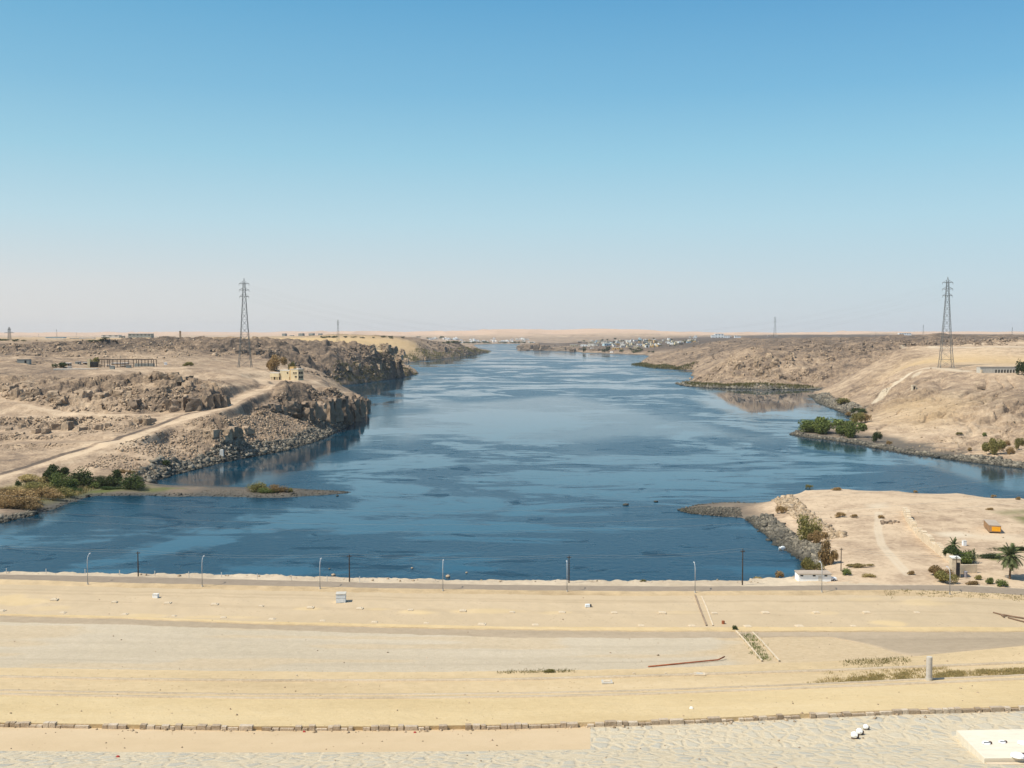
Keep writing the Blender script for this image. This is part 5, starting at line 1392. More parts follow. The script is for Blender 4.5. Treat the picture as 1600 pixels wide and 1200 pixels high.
for i in range(16):
    x = random.uniform(1070, 1240)
    far_build(x, x + random.uniform(2, 4.5), random.uniform(524, 526.5), 529, 5600, 'tiny pale building on the far right skyline', 'white' if i % 3 else 'offwhite', 'paleroof', 'building', 'far_building', windows=2, grp='tiny buildings on the far right skyline', shadow=.7)

# ------------------------------------------------------------------ vegetation
def leaf_cloud(n, size, lobes, seed, flat_=.0):
    r = np.random.default_rng(seed)
    lo = r.integers(0, len(lobes), n); Lb = np.array(lobes)[lo]
    d = r.normal(size=(n, 3)); d /= np.linalg.norm(d, axis=1)[:, None]
    rad = r.random(n) ** .45
    c = Lb[:, :3] + d * rad[:, None] * Lb[:, 3:6]
    c[:, 2] = np.abs(c[:, 2]) * (1 - flat_) + .01
    u = r.normal(size=(n, 3)); u /= np.linalg.norm(u, axis=1)[:, None]; u[:, 2] *= .8
    w = np.cross(u, d + r.normal(size=(n, 3)) * .8); w /= np.linalg.norm(w, axis=1)[:, None] + 1e-9
    s = size * (.6 + .9 * r.random(n))[:, None]
    a = c - u * s; b = c + w * s * .45; e = c + u * s; f = c - w * s * .45
    V = np.stack([a, b, e, f], 1).reshape(-1, 3)
    return V, np.arange(n * 4).reshape(-1, 4)
def bush_mesh(seed, n, size):
    r = random.Random(seed); lobes = []
    for i in range(r.randint(6, 10)):
        a = r.uniform(0, 6.28); q = r.uniform(.1, .72); s = r.uniform(.25, .5)
        lobes.append((math.cos(a) * q, math.sin(a) * q, r.uniform(.2, .75) * (1.1 - q * .6), s, s, s * r.uniform(.6, 1.0)))
    V, Q_ = leaf_cloud(n, size, lobes, seed)
    V[:, 0] /= np.percentile(abs(V[:, 0]), 96); V[:, 1] /= np.percentile(abs(V[:, 1]), 96); V[:, 2] /= np.percentile(V[:, 2], 96)
    return np_mesh('foliage', V, Q_)
def stem_mesh(seed):
    r = random.Random(seed); m = MB()
    for i in range(6):
        a = r.uniform(0, 6.28); q = r.uniform(.2, .6)
        m.tube([(0, 0, -.15), (math.cos(a) * q * .4, math.sin(a) * q * .4, .3), (math.cos(a) * q, math.sin(a) * q, r.uniform(.5, .8))], [.035, .025, .01], 4)
    return m.mesh('stem', M['stem'])
BUSH = {(k_, big): [bush_mesh(s + (100 if big else 0), 3600 if big else 1100, .05 if big else .085) for s in range(4)] for k_ in (0,) for big in (False, True)}
STEM = [stem_mesh(s) for s in range(3)]
bm_cache = {}
def bush(px, py, wpx, hpx_, mat, label, grp=None, near_=False, cat='shrub', depth=None, name='shrub'):
    p = fg(px, py) if near_ else ground(px, py)
    k = mpp(p); big = wpx > 22; v = random.randrange(4)
    key = (big, v, mat)
    if key not in bm_cache:
        me = BUSH[(0, big)][v].copy(); me.materials.append(M[mat]); bm_cache[key] = me
    rx = wpx * k / 2 * 1.12; h = hpx_ * k * 1.12; dp = depth or min(rx * .9, h * 1.1)
    root = empty(name, (p[0], p[1] + dp * .6, p[2] - .05), 0); T(root, label, cat, grp)
    f = link_mesh('foliage', bm_cache[key], root); f.scale = (rx, dp, h)
    s = link_mesh('stem', STEM[v % 3], root); s.scale = (rx * .9, dp * .9, h * .9)
    return root
gl = 'shrubs on the left river bank'
for a in [(82, 755, 34, 22, 'leafdark', 'tall dark green shrub at the back of the left bank thicket'), (91, 752, 18, 15, 'leafdry', 'orange brown shrub behind the tall dark one on the left bank'), (126, 760, 34, 19, 'leafdark', 'broad dark green shrub in the middle of the left bank thicket'),
          (159, 760, 34, 12, 'leafdark', 'long low dark shrub between two taller ones on the left bank'), (181, 758, 19, 19, 'leafdark', 'upright dark green shrub near the right end of the left thicket'), (206, 766, 32, 18, 'leafdark', 'rounded dark shrub at the root of the gravel spit'),
          (90, 765, 30, 20, 'leafmid', 'mid green shrub in front of the tall dark one on the left bank'), (112, 764, 22, 12, 'leafmid', 'low green shrub at the front of the left thicket'), (28, 762, 10, 9, 'leafdark', 'small dark round shrub alone in straw on the far left'), (150, 763, 20, 8, 'leafmid', 'low green shrub at the foot of the long low dark one'),
          (54, 768, 40, 11, 'leafolive', 'straw coloured olive shrub left of the thicket'), (45, 754, 40, 9, 'straw', 'pale straw bush below the dirt track'), (68, 779, 48, 12, 'leafdry', 'brown dry bush sloping to the gravel beach'), (96, 776, 34, 10, 'leafolive', 'olive bush just above the gravel beach'),
          (30, 786, 50, 15, 'leafdry', 'broad brown dry bush on the left edge'), (8, 794, 34, 14, 'leafdry', 'brown dry bush hanging over the inlet at the left edge'), (40, 797, 42, 14, 'leafdry', 'brown bush shading the dark inlet bank'), (5, 778, 30, 11, 'leafdry', 'dry bush at the left edge above the inlet'),
          (20, 771, 34, 8, 'straw', 'low straw bush on the far left flat'), (-30, 790, 50, 16, 'leafdry', 'dry bush just beyond the left edge'), (110, 769, 26, 6, 'turf', 'low bright green clump on the left bank'), (170, 765, 30, 4, 'turf', 'flat green clump beside the rounded dark shrub'),
          (258, 727, 16, 6, 'leafdark', 'small dark shrub on the slope above the riprap'), (193, 739, 30, 4, 'leafdry', 'low dry bush on the slope above the left thicket')]: bush(*a, grp=gl)
gs = 'shrubs on the left gravel spit'
for a in [(404, 769.5, 26, 11, 'leafolive', 'yellow green shrub on the gravel spit'), (431, 769.5, 26, 9, 'leafdry', 'brownish shrub next to the yellow green one on the spit'), (455, 769, 9, 5, 'leafolive', 'tiny shrub at the right end of the spit growth'), (415, 770.5, 28, 6, 'leafmid', 'low green fringe shrub in front on the spit')]: bush(*a, grp=gs)
gr_ = 'shrubs along the right bank'
for a in [(1268, 676, 40, 15, 'leafmid', 'left part of the wide green thicket on the right spit'), (1292, 678, 50, 20, 'leafmid', 'tallest green thicket on the right spit'), (1334, 684, 36, 20, 'leafmid', 'round green shrub at the root of the right spit'), (1322, 681, 20, 14, 'leafolive', 'olive shrub between the thicket and the round shrub on the spit'),
          (1369.5, 691, 14, 13, 'leafdark', 'small round dark shrub alone on the right bank'), (1338, 664, 20, 15, 'leafolive', 'pale olive shrub behind the right spit'), (1353, 660, 14, 11, 'leafdry', 'reddish dry shrub above the right spit'), (1322, 631, 20, 7, 'leafolive', 'dry olive shrub on the rocky point below the pale slope'),
          (1336, 645, 16, 6, 'leafdark', 'dark shrub at the end of the narrow inlet'), (1326, 650, 8, 5, 'leafdry', 'small dry shrub at the inlet water edge'), (1350, 646, 12, 6, 'leafdark', 'dark shrub at the foot of the white slope track'), (1343, 655, 14, 8, 'leafmid', 'green shrub just behind the spit root'),
          (1557, 710, 26, 20, 'leafolive', 'large olive shrub low on the right slope'), (1547, 703, 8, 10, 'leafdry', 'small reddish shrub left of the large olive one'), (1566, 705, 9, 9, 'leafdry', 'small reddish shrub right of the large olive one'), (1582, 710, 11, 9, 'leafdry', 'reddish round shrub near the right edge by the water'), (1592, 702, 14, 14, 'leafolive', 'sparse dry shrub at the right edge above the water'), (1576, 697, 8, 7, 'leafdry', 'small dry shrub between the two sparse ones'),
          (1540, 682, 6, 5, 'leafmid', 'tiny green shrub in the middle of the right slope'), (1599, 587, 15, 18, 'leafdark', 'dark green shrub at the right end of the arched building'), (1390, 695, 7, 5, 'leafdry', 'small dry tuft shrub right of the round dark shrub'), (1498, 679, 10, 3, 'leafolive', 'low olive shrub on the middle of the right slope'), (1516, 704, 6, 4, 'leafdry', 'tiny dry shrub left of the reddish one')]: bush(*a, grp=gr_)
gp = 'shrubs on the near right sand flat'
for a in [(1262, 845, 32, 30, 'leafolive', 'large olive yellow shrub at the top of the riprap'), (1280, 850, 24, 16, 'leafdry', 'brown shrub right of the large olive yellow one'), (1291, 884, 17, 32, 'leafdry', 'tall dry brown shrub above the white hut'), (1302, 882, 12, 18, 'leafdry', 'dry shrub right of the tall brown one'),
          (1268, 897, 26, 18, 'leafolive', 'olive shrub directly behind the white hut'), (1222, 802, 14, 9, 'leafdry', 'dry brown shrub on the pale riprap slope'), (1312, 808.5, 15, 6, 'leafdry', 'left one of two dry mounds on the sand flat'), (1336, 808.5, 10, 4, 'leafdry', 'right one of two dry mounds on the sand flat'),
          (1379, 810, 9, 4, 'leafdry', 'small dry mound left of the rubble heap'), (1309, 766.5, 14, 4, 'leafdry', 'dark dry mound near the far edge of the flat'), (1265, 762.5, 9, 4, 'leafolive', 'small shrub at the far edge of the sand flat'), (1326, 899, 13, 8, 'leafmid', 'small green shrub right of the white car'),
          (1221, 903, 13, 8, 'leafdry', 'dry shrub on the bank left of the white hut'), (1188, 907, 16, 4, 'straw', 'low straw tuft beside the right power pole'), (1345, 887, 34, 5, 'straw', 'long straw patch behind the white car'), (1362, 902, 22, 4, 'straw', 'straw tufts on the sand right of the white car'),
          (1497, 878, 34, 17, 'leafdark', 'dark green shrub behind the gatehouse'), (1512, 881, 20, 14, 'leafmid', 'green shrub between the gatehouse and small palms'), (1530, 906, 10, 6, 'leafolive', 'small olive shrub below the yard wall'), (1548, 912.5, 11, 8, 'leafmid', 'green round shrub by the road near the palm'), (1570, 917, 16, 8, 'leafmid', 'low green shrub by the road below the palm'),
          (1478, 912, 26, 14, 'leafolive', 'pale olive shrub beside the last lamp'), (1470, 902, 28, 12, 'leafdry', 'orange dry mound at the end of the broken wall'), (1425, 898, 10, 5, 'leafdry', 'small dry mound on the track right of the hut'), (1522, 914, 18, 5, 'leafdry', 'dry low shrub by the road below the yard'),
          (1552, 873, 34, 6, 'leafdark', 'low dark green crop bed left of the palm'), (1595, 861, 60, 5, 'leafdark', 'green crop bed behind the palm'), (1552, 777, 8, 3, 'leafdry', 'tiny dry shrub near the far edge on the right'), (1548, 797, 11, 3, 'leafdry', 'small dry mound behind the trailer'), (1592, 781, 7, 4, 'leafdry', 'tiny dry shrub at the far right edge of the flat'), (1432, 770, 6, 3, 'palerip' if False else 'leafdry', 'speck of dry shrub on the far edge of the flat')]: bush(*a, grp=gp)
bush(860, 1050.5, 16, 4, 'leafolive', 'small weed clump on the edge of the grey gravel', near_=True)
bush(1004, 909.5, 9, 3, 'leafolive', 'small weed on the bank right of the middle pole', near_=True)
bush(1150, 984, 8, 5, 'leafdark', 'dark weed at the top of the weedy drain', near_=True)
bush(430, 580, 26, 20, 'leafdry', 'bare brown tree behind the yellow house', cat='tree', name='tree')
bush(455, 580, 9, 12, 'leafolive', 'small olive tree behind the stair tower of the yellow house', cat='tree', name='tree')
bush(146, 571, 14, 10, 'leafolive', 'olive tree against the yellow pillar', cat='tree', name='tree')
bush(92, 575, 18, 7, 'leafdark', 'dark shrub left of the white roofed huts', cat='shrub')
bush(297, 572, 18, 5, 'leafolive', 'olive scrub on the left hill right of the frame shed')
# village trees
tree_me = {}
def far_tree(px, py, w, h, label, grp, mat='leafdark'):
    p = ground(px, py); k = mpp(p)
    if mat not in tree_me:
        me = bush_mesh(77, 420, .12); me.materials.append(M[mat]); tree_me[mat] = me
        m = MB(); m.tube([(0, 0, -.1), (.03, 0, .5)], [.06, .03], 5); tree_me['t'] = m.mesh('trunk', M['stem'])
    root = empty('tree', tuple(p), random.uniform(0, 6)); T(root, label, 'tree', grp)
    f = link_mesh('crown', tree_me[mat], root); f.scale = (w * k / 2, w * k / 2, h * k * .85); f.location = (0, 0, h * k * .18)
    t_ = link_mesh('trunk', tree_me['t'], root); t_.scale = (w * k / 2, w * k / 2, h * k)
far_tree(912.5, 551.5, 5, 9, 'tall dark tree at the water edge of the far peninsula', None)
far_tree(950, 551, 8, 9, 'large dark tree beside the ochre house', None); far_tree(944, 551.5, 6, 6, 'dark bush tree left of the large dark tree', None)
for i in range(34):
    x = random.uniform(690, 832); far_tree(x, random.uniform(535.8, 537.0), random.uniform(4, 8), random.uniform(1.6, 3.2), 'dark tree in the line along the far river bend', 'dark trees along the far river bend')
for i in range(22):
    x = random.uniform(900, 1095); far_tree(x, random.uniform(530, 545 - abs(x - 1000) * .08), random.uniform(2.5, 5), random.uniform(2, 3.5), 'dark green tree among the houses of the right bank village', 'trees among the right bank village')
for i in range(12):
    x = random.uniform(970, 1022); far_tree(x, random.uniform(546, 552), random.uniform(4, 7), random.uniform(2, 3.5), 'dark tree between the right bank village and the water', 'trees below the right bank village')
for i in range(22):
    x = random.uniform(500, 700); far_tree(x, random.uniform(527, 529.5), random.uniform(4, 9), random.uniform(1.6, 2.6), 'dark scrub tree on the plain behind the dunes', 'scrub trees behind the dunes')
for i in range(12):
    x = random.choice([random.uniform(0, 62), random.uniform(140, 165)]); far_tree(x, random.uniform(531, 534.5), random.uniform(6, 12), random.uniform(2, 3), 'dark scrub tree beside the far sheds', 'scrub trees beside the far sheds')

# date palms
def make_palm(h, r, nf=52, seed=3):
    rd = random.Random(seed); root = empty('date_palm')
    m = MB(); pts = []; rr = []
    for i in range(15):
        t_ = i / 14; pts.append((.12 * math.sin(t_ * 2), 0, -.3 + (h + .3) * t_)); rr.append((.26 - .07 * t_) * (1.12 if i % 2 else .94))
    m.tube(pts, rr, 9); m.build('trunk', M['trunk'], root)
    top = np.array([.12 * math.sin(2), 0, h])
    for hang in range(nf):
        m = MB(); a = hang * 2.39996; el = R(84) - R(128) * (hang / nf) ** 1.0
        dirv = np.array([math.cos(a) * math.cos(el), math.sin(a) * math.cos(el), math.sin(el)]); side = np.array([-math.sin(a), math.cos(a), 0])
        L_ = r * rd.uniform(1.0, 1.3); q = top.copy(); prev = q; steps = 9; pts = [q.copy()]
        for s in range(steps):
            dirv = dirv - np.array([0, 0, .13]); dirv /= np.linalg.norm(dirv); q = q + dirv * L_ / steps; pts.append(q.copy())
        m.tube(pts, [.045 - .035 * i / steps for i in range(steps + 1)], 3)
        for i in range(1, steps + 1):
            for sub in (0, .5):
                b_ = pts[i] * (1 - sub) + pts[i - 1] * sub; d = pts[i] - pts[i - 1]; d /= np.linalg.norm(d)
                ll = r * .36 * (1 - .6 * abs(i / steps - .4))
                for sg in (-1, 1):
                    tip = b_ + (side * sg * .8 + d * .6 - np.array([0, 0, .22])) * ll; w_ = d * .13
                    m.add([b_ - w_, b_ + w_, tip], [(0, 1, 2)])
        m.build('frond', M['palm'], root)
    return root
p = ground(1577.5, 904.5); hp = hpx(p, 869); o = make_palm(hp, 18 * mpp(p)); o.location = p; T(o, 'large date palm with a full crown by the road at the right edge', 'palm', 'date palms')
p = ground(1489, 866); h2 = hpx(p, 851); o2 = make_palm(h2, 10 * mpp(p), 22, 5); o2.location = p; T(o2, 'slim date palm behind the ruined gatehouse', 'palm', 'date palms')
for x, y, yt, lab in ((1516, 880, 869, 'left one of two small palms right of the gatehouse'), (1521.5, 880.5, 867.5, 'right one of two small palms right of the gatehouse')):
    p = ground(x, y); o = copy_tree(o2); o.location = p; s = hpx(p, yt) / h2; o.scale = (s * .5, s * .5, s); o.rotation_euler.z = x; T(o, lab, 'palm', 'date palms')

# ------------------------------------------------------------------ tufts (reeds, dry grass) as stuff
def tufts(name, P, hgt, wid_, mat, blades=7, seed=0, spread=.5):
    r = np.random.default_rng(seed); P = np.asarray(P); n = len(P) * blades
    b = np.repeat(P, blades, 0) + np.concatenate([r.normal(size=(n, 2)) * spread, np.zeros((n, 1))], 1)
    a = r.random(n) * 6.28; lean = r.random(n) * .6; hh = hgt * (.5 + .8 * r.random(n)) if np.isscalar(hgt) else np.repeat(hgt, blades) * (.5 + .8 * r.random(n))
    s = np.stack([np.cos(a), np.sin(a), 0 * a], 1) * (wid_ / 2); t_ = b + np.stack([np.cos(a + 1) * lean * hh, np.sin(a + 1) * lean * hh, hh], 1)
    V = np.stack([b - s, b + s, t_], 1).reshape(-1, 3); me = np_mesh(name, V, None, np.arange(n * 3).reshape(-1, 3)); me.materials.append(M[mat])
    return T(link_mesh(name, me), kind='stuff')
def along(pts, n, off, seed=0):
    """random points beside a shoreline, off = (min, max) metres inland"""
    r = np.random.default_rng(seed); W_ = np.array([[*map(float, at_z(*p, 0.0))] for p in pts]); seg = np.hypot(*(W_[1:] - W_[:-1]).T); cum = np.concatenate([[0], np.cumsum(seg)])
    d = r.random(n) * cum[-1]; x = np.interp(d, cum, W_[:, 0]); y = np.interp(d, cum, W_[:, 1])
    i = np.clip(np.searchsorted(cum, d) - 1, 0, len(seg) - 1); tx = (W_[1:] - W_[:-1])[i] / seg[i][:, None]
    o = r.uniform(*off, n); nx = np.stack([-tx[:, 1], tx[:, 0]], 1)
    X = x + nx[:, 0] * o; Y = y + nx[:, 1] * o; return X, Y, height(X, Y)
def reed_line(name, pts, n, off, h, w, mat, seed, spread):
    X, Y, Z = along(pts, n, off, seed); ok = Z > -.2
    return tufts(name, np.stack([X, Y, Z - .1], 1)[ok], h, w, mat, 8, seed, spread)
reed_line('reeds', [(505, 604), (520, 602.5), (545, 601), (580, 597), (620, 591), (650, 585)], 700, (-6, 16), 2.6, .9, 'reed', 1, 2.0)
reed_line('reeds', [(640, 566.5), (660, 563.5), (700, 560), (740, 555), (765, 550)], 700, (-10, 30), 3.6, 1.8, 'reed', 2, 4)
reed_line('reeds', [(1058, 599.5), (1075, 604), (1110, 606.5), (1160, 608), (1200, 608.5), (1250, 609), (1283, 608.5)], 900, (6, 26), 2.6, .8, 'reed', 3, 2)
reed_line('reeds', [(988, 569.5), (1010, 574), (1050, 577.5), (1080, 578.5)], 600, (-5, 24), 3.0, 1.4, 'reed', 4, 3)
reed_line('dry_grass', [(0, 797), (45, 790), (85, 785), (110, 778), (150, 768)], 500, (0, 26), 1.6, .35, 'straw', 5, 1.2)
# dry weeds between the kerbs at the lower right, and in the drain
r_ = np.random.default_rng(9); pts = []
while len(pts) < 1300:
    x = r_.uniform(1240, 1620); a_ = np.interp(x, CX, LY[8]) + 1.5; b_ = np.interp(x, CX, LY[9]) - 1
    y = r_.uniform(a_, b_)
    dens = sstep(1250, 1400, x) * (.25 + .75 * (vnoise(np.array(x / 22), np.array(y / 5), 61) > .45)) * (.35 + .65 * sstep(a_ + 6, b_ - 2, y) if x < 1480 else .9 * (y > (a_ + b_) / 2 - 2))
    if r_.random() < dens: pts.append(fg(x, y))
tufts('dry_weeds', np.array(pts), .30, .10, 'straw', 9, 6, .35)
pts2 = [pts[i] for i in range(0, 1300, 4)]
tufts('green_weeds', np.array(pts2), .26, .10, 'leafolive', 7, 16, .4)
pts = [fg(r_.normal(1168 + (y - 990) * .62, 6), y) for y in r_.uniform(990, 1032, 80)]
tufts('drain_weeds', np.array(pts), .45, .14, 'leafmid', 8, 7, .5)
pts = [fg(x, np.interp(x, CX, LY[2]) + abs(r_.normal(4, 3))) for x in r_.uniform(1380, 1640, 160)] + [fg(x, np.interp(x, CX, LY[7]) + r_.normal(2, 1.2)) for x in r_.uniform(780, 900, 80)] + [fg(x, np.interp(x, CX, LY[7]) + abs(r_.normal(5, 4))) for x in r_.uniform(1320, 1420, 140)]
tufts('verge_weeds', np.array(pts), .32, .12, 'leafolive', 7, 8, .45)

# ------------------------------------------------------------------ rocks
def ico():
    t_ = (1 + 5 ** .5) / 2; v = [(-1, t_, 0), (1, t_, 0), (-1, -t_, 0), (1, -t_, 0), (0, -1, t_), (0, 1, t_), (0, -1, -t_), (0, 1, -t_), (t_, 0, -1), (t_, 0, 1), (-t_, 0, -1), (-t_, 0, 1)]
    f = [(0, 11, 5), (0, 5, 1), (0, 1, 7), (0, 7, 10), (0, 10, 11), (1, 5, 9), (5, 11, 4), (11, 10, 2), (10, 7, 6), (7, 1, 8), (3, 9, 4), (3, 4, 2), (3, 2, 6), (3, 6, 8), (3, 8, 9), (4, 9, 5), (2, 4, 11), (6, 2, 10), (8, 6, 7), (9, 8, 1)]
    return np.array(v) / math.sqrt(1 + t_ * t_), np.array(f)
IV, IF = ico()
CV = np.array([(-1,-1,-1),(1,-1,-1),(1,1,-1),(-1,1,-1),(-1,-1,1),(1,-1,1),(1,1,1),(-1,1,1)], float) * .8
CF = np.array([(0,3,2,1),(4,5,6,7),(0,1,5,4),(1,2,6,5),(2,3,7,6),(3,0,4,7)])
def rocks(name, X, Y, Z, size, mat, seed, sink=.3, parent_kind='stuff', flatz=.7):
    """angular broken stones: cubes with every corner knocked about"""
    r = np.random.default_rng(seed); n = len(X); size = np.broadcast_to(size, (n,))
    V = CV[None] + r.normal(size=(n, 8, 3)) * .30
    V[:, 4:, :2] *= r.uniform(.35, .95, (n, 1, 1))
    V = V * np.stack([r.uniform(.6, 1.4, n), r.uniform(.6, 1.4, n), r.uniform(.45, 1.0, n) * flatz / .7], 1)[:, None]
    a = r.random(n) * 6.28; ca, sa = np.cos(a)[:, None], np.sin(a)[:, None]
    b_ = r.normal(size=n) * .45; cb, sb = np.cos(b_)[:, None], np.sin(b_)[:, None]
    vx = V[..., 0] * cb - V[..., 2] * sb; vz = V[..., 2] * cb + V[..., 0] * sb
    V = np.stack([vx * ca - V[..., 1] * sa, vx * sa + V[..., 1] * ca, vz], -1)
    P = V * size[:, None, None] + np.stack([X, Y, Z + size * (1 - 2 * sink) * .5], -1)[:, None]
    me = np_mesh(name, P.reshape(-1, 3), (CF[None] + np.arange(n)[:, None, None] * 8).reshape(-1, 4)); me.materials.append(M[mat])
    return T(link_mesh(name, me), kind=parent_kind)
def cliff(name, blocks_, mat, seed, dmax=1e9):
    """bare rock faces: upright blocks of rough stone standing in the slope; blocks_ = (px, py of foot, width px, height px)"""
    r = np.random.default_rng(seed); Vs = []; Qs = []; off = 0; n = 12
    g_ = np.linspace(-1, 1, n)
    for bl_ in blocks_:
        px_, py_, w_, h_ = bl_[:4]
        p = (*map(float, at_z(px_, py_, 0.0)), 0.0) if len(bl_) > 4 else ground(px_, py_)
        if len(bl_) <= 4 and p[1] > dmax: continue
        k_ = mpp(p); w2 = w_ * k_ / 2; hh = h_ * k_; dp = w2 * r.uniform(.7, 1.1) + 1.0
        a_, b_ = np.meshgrid(g_, g_)
        o = np.ones_like(a_)
        faces = [(a_, -o, b_), (o, a_, b_), (-a_, o, b_), (-o, -a_, b_), (a_, b_, o)]
        yaw = r.uniform(-.5, .35); seed_o = r.uniform(0, 1000)
        for f in faces:
            x, y, z = [q.ravel().copy() for q in f]
            tp = 1 - .22 * (z + 1) / 2
            x, y = x * tp, y * tp
            X_ = x * w2; Y_ = y * dp; Z_ = (z + 1) / 2 * hh
            # knock faces back and forth in steps
            nx = blocks((X_ + Y_ * .6 + seed_o) / 3.2, (Z_ + Y_) / 3.6 + seed_o, 401) - .5
            nz = blocks((X_ + seed_o) / 4.5, (Y_ + seed_o) / 4.5, 402) - .6
            fz = vnoise((X_ + seed_o) / 1.4, (Z_ + Y_) / 1.4, 403) - .5
            sc = min(1.0, w2 / 5)
            X_ = X_ * (1 + .0 * x) + x * (nx * 2.6 + fz * .8) * sc; Y_ = Y_ + y * (nx * 2.6 + fz * .8) * sc; Z_ = Z_ + (z > -.9) * (nz * .34 * hh * ((z + 1) / 2) + fz * .5 * sc)
            ca, sa = math.cos(yaw), math.sin(yaw)
            Vs.append(np.stack([p[0] + X_ * ca - Y_ * sa, p[1] + dp * .8 + X_ * sa + Y_ * ca, p[2] - 1.5 + Z_], 1))
            ii = np.arange(n * n).reshape(n, n) + off; Qs.append(np.stack([ii[:-1, :-1], ii[:-1, 1:], ii[1:, 1:], ii[1:, :-1]], -1).reshape(-1, 4)); off += n * n
    me = np_mesh(name, np.concatenate(Vs), np.concatenate(Qs)); me.materials.append(M[mat])
    return T(link_mesh(name, me), kind='structure')
def cliff_line(pts, wpx, n, jit=3):
    """blocks along a foot line: pts = (px, py foot, height px)"""
    P = np.array(pts, float); out = []; rr = np.random.default_rng(int(P[0, 0]) + n)
    t = np.linspace(0, len(P) - 1, n)
    for q in t:
        i = min(int(q), len(P) - 2); f = q - i; v = P[i] * (1 - f) + P[i + 1] * f
        out.append((v[0] + rr.normal() * jit, v[1] + rr.normal() * jit * .6, wpx * rr.uniform(.6, 1.4), v[2] * rr.uniform(.7, 1.1)))
    return out
def riprap(pts, n, off, s, mat, seed, name='riprap'):
    X, Y, Z = along(pts, n, off, seed); r = np.random.default_rng(seed + 50)
    ok = Z > -.8; X, Y, Z = X[ok], Y[ok], Z[ok]
    return rocks(name, X, Y, Z, r.uniform(s[0], s[1], len(X)) * (1 + (r.random(len(X)) < .06) * .9), mat, seed)
riprap([(245, 756), (238, 753), (270, 742), (300, 735), (330, 727), (365, 719), (400, 713), (450, 703), (480, 694), (500, 687), (540, 668), (551, 662)], 4200, (-1, 9), (.35, .95), 'riprap', 1)
riprap([(238, 753), (270, 742), (300, 735), (330, 727), (365, 719), (400, 713), (450, 703), (500, 687)], 2400, (7, 34), (.18, .65), 'crag2', 21, 'bank_rocks')
riprap([(1058, 599.5), (1075, 604), (1110, 606.5), (1160, 608), (1200, 608.5), (1250, 609), (1283, 608.5)], 2600, (-2, 13), (.5, 1.3), 'riprap', 2)
riprap([(1264, 618), (1280, 630), (1300, 638), (1318, 645), (1332, 650)], 2600, (-1, 17), (.35, 1.0), 'riprap', 3)
riprap([(1237, 679), (1260, 684), (1300, 688.5), (1330, 692.5), (1360, 698.5), (1400, 706), (1450, 713), (1500, 720), (1560, 727.5), (1600, 732), (1700, 742)], 5000, (-1, 8), (.3, .8), 'riprap', 4)
riprap([(1335, 658), (1300, 662), (1270, 669), (1245, 675), (1237, 679)], 700, (-1, 4), (.3, .8), 'riprap', 5)
riprap([(1172, 812), (1190, 827), (1215, 846), (1240, 864), (1262, 884), (1256, 895)], 4500, (-10, 1), (.22, .6), 'riprap', 6)
riprap([(1172, 812), (1190, 827), (1215, 846), (1240, 864), (1262, 884), (1256, 895)], 4500, (-1, 7), (.22, .6), 'riprap', 61)
riprap([(1185, 787), (1195, 800), (1215, 820), (1240, 840), (1262, 858)], 1500, (5, 12), (.22, .7), 'palerip', 7, 'pale_rubble')
riprap([(1056, 796), (1080, 803.5), (1120, 806.5), (1160, 807.5)], 2600, (-1, 14), (.10, .34), 'riprap', 8)
riprap([(1180, 786.5), (1130, 786), (1090, 790), (1056, 796)], 900, (-12, 1), (.1, .32), 'riprap', 81)
riprap([(300, 775.5), (400, 777.5), (500, 774), (548, 769)], 1200, (2, 16), (.06, .18), 'riprap', 82, 'spit_gravel')
riprap([(0, 818), (20, 812), (45, 807), (57, 803)], 300, (-1, 4), (.3, .7), 'riprap', 9)
riprap([(57, 803), (85, 796), (110, 786), (135, 777), (150, 774.5), (200, 774.5), (300, 775.5), (400, 777.5), (500, 774), (548, 769)], 500, (-1, 3), (.1, .35), 'riprap', 10)
# crags on the hills, scattered where the ground is rocky
def crag_field(poly, n, s, mat, seed, name='crag_rocks', far_=1.0):
    r = np.random.default_rng(seed); pp_ = np.array(poly, float); X = []; Y = []; Z = []; tries = 0
    while len(X) < n and tries < n * 12:
        tries += 1; px_, py_ = r.uniform(pp_[:, 0].min(), pp_[:, 0].max()), r.uniform(pp_[:, 1].min(), pp_[:, 1].max())
        if not inside(np.array([px_]), np.array([py_]), pp_[:, 0], pp_[:, 1])[0]: continue
        p = ground(px_, py_); fi = int(np.interp(p[1], YN, np.arange(nY))); fj = int(np.clip((p[0] / p[1] - UN[0]) / (UN[1] - UN[0]), 0, nU - 1))
        if flat[fi, fj] < .6 or vnoise(np.array(p[0] / 22), np.array(p[1] / 22), 55) < .46: continue
        X.append(p[0]); Y.append(p[1]); Z.append(p[2])
    if not X: return
    X, Y, Z = map(np.array, (X, Y, Z)); return rocks(name, X, Y, Z, s[0] + (s[1] - s[0]) * r.random(len(X)) ** 4.0, mat, seed, .35)
crag_field([(0, 598), (200, 600), (345, 610), (345, 640), (250, 644), (100, 642), (60, 630), (0, 618)], 1300, (.2, 1.3), 'crag2', 1)
crag_field([(0, 652), (200, 650), (310, 648), (200, 682), (80, 690), (0, 690)], 1300, (.2, .9), 'crag2', 2)
crag_field([(280, 690), (330, 660), (380, 650), (440, 612), (520, 606), (576, 628), (550, 655), (480, 690), (400, 708), (300, 728)], 3200, (.15, 1.0), 'crag2', 3)
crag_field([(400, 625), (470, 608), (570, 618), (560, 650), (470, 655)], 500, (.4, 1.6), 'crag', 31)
crag_field([(0, 690), (140, 690), (60, 705), (0, 705)], 200, (.2, .6), 'crag2', 4)
crag_field([(190, 742), (250, 728), (260, 740), (230, 750)], 250, (.2, .7), 'crag2', 5)
crag_field([(0, 532), (280, 529), (420, 540), (420, 558), (340, 562), (0, 556)], 900, (.35, 1.8), 'crag2', 6)
